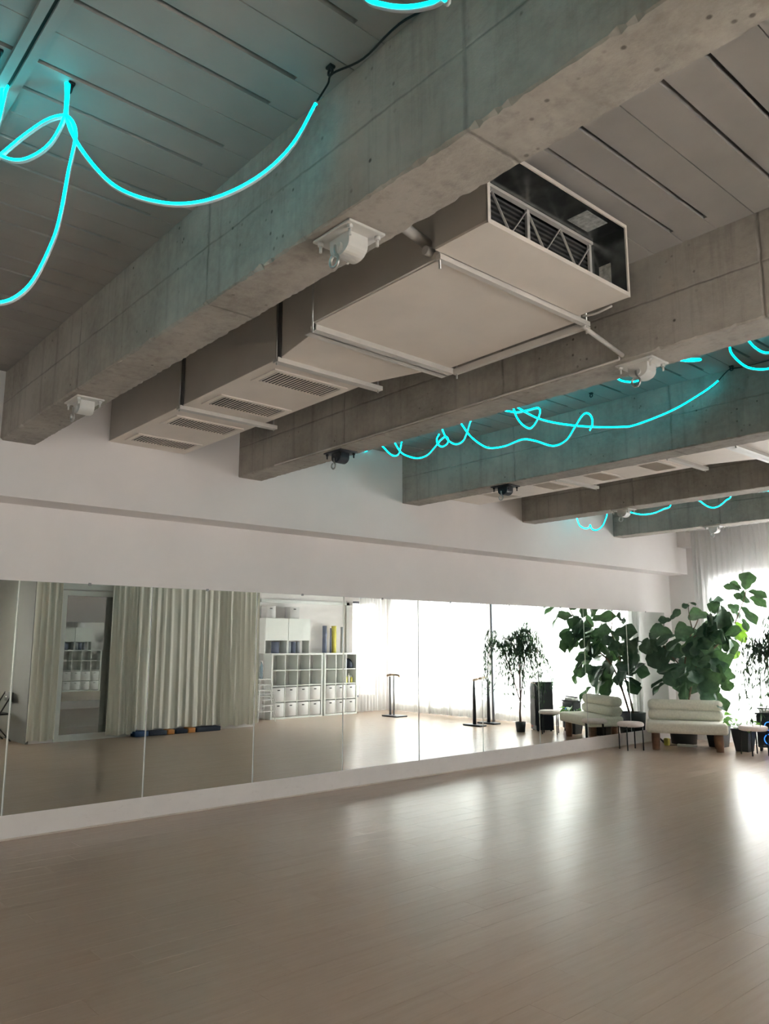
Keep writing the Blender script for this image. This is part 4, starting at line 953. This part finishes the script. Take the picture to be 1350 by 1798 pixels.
# weeping ficus
fc = thing('weeping_ficus', 'slender weeping ficus with drooping narrow leaves in a small black pot', 'plant', (2.32, 11.35, 0))
pot(fc, 0.095, 0.075, 0.17)
rn = random.Random(12); fol = MB(); stems = []
def blade(mb, p, d, L):
    s = d.cross(Vector((rn.uniform(-1, 1), rn.uniform(-1, 1), 0.3))).normalized() * L * 0.085
    m = p + d * L * 0.45 + s.cross(d).normalized() * L * 0.03
    mb.add([p[:], (m + s)[:], (p + d * L)[:], (m - s)[:]], [(0, 1, 2), (0, 2, 3)])
base = Vector((2.32, 11.35, 0.12)); fork = Vector((2.31, 11.35, 0.52))
tops = [Vector((2.72, 11.30, 1.55)), Vector((2.33, 11.42, 1.72)), Vector((2.08, 11.28, 1.45)), Vector((2.45, 11.5, 1.65))]
MB().tube([base, base.lerp(fork, 0.5) + Vector((0.012, 0, 0)), fork], [0.022, 0.018, 0.016], 8).build('trunk', 'bark', fc, world=True)
for tp in tops:
    P = smooth_path([fork, fork.lerp(tp, 0.4) + Vector((0, 0, 0.06)), fork.lerp(tp, 0.75) + Vector((0, 0, 0.08)), tp], 4)
    MB().tube(P, [0.012 - 0.007 * k / (len(P) - 1) for k in range(len(P))], 6).build('branch', 'bark', fc, world=True)
    for q in range(22):
        st_ = P[int(len(P) * rn.uniform(0.55, 0.99))]; a = rn.uniform(0, 2 * PI); reach = rn.uniform(0.16, 0.42); drop = rn.uniform(0.35, 0.98)
        hd = Vector((math.cos(a), math.sin(a) * 0.75, 0)); up_ = rn.uniform(0.05, 0.28)
        tw = smooth_path([st_, st_ + hd * reach * 0.5 + Vector((0, 0, up_)), st_ + hd * reach + Vector((0, 0, up_ - 0.12)), st_ + hd * (reach + 0.08) + Vector((0, 0, up_ - drop))], 5)
        for v in tw: v.y = min(v.y, 12.0)
        fol.tube(tw, 0.003, 4, cap=False)
        for k in range(3, len(tw)):
            for s_ in range(2):
                dd = (Vector((rn.uniform(-.6, .6), rn.uniform(-.6, .6), -1.0))).normalized(); blade(fol, tw[k], dd, rn.uniform(0.08, 0.14))
for st_, en in ((Vector((2.75, 11.3, 1.6)), Vector((3.12, 11.35, 1.05))), (Vector((2.1, 11.3, 1.5)), Vector((1.72, 11.5, 0.82)))):
    tw = smooth_path([st_, st_.lerp(en, 0.5) + Vector((0, 0, 0.28)), en + Vector((0, 0, 0.35)), en], 7); fol.tube(tw, 0.004, 4, cap=False)
    for k in range(5, len(tw)):
        for s_ in range(4): blade(fol, tw[k], Vector((rn.uniform(-.6, .6), rn.uniform(-.6, .6), -1.0)).normalized(), rn.uniform(0.07, 0.13))
tag(fol.build('foliage', 'ficus', fc, world=True, fix=False), kind='stuff')
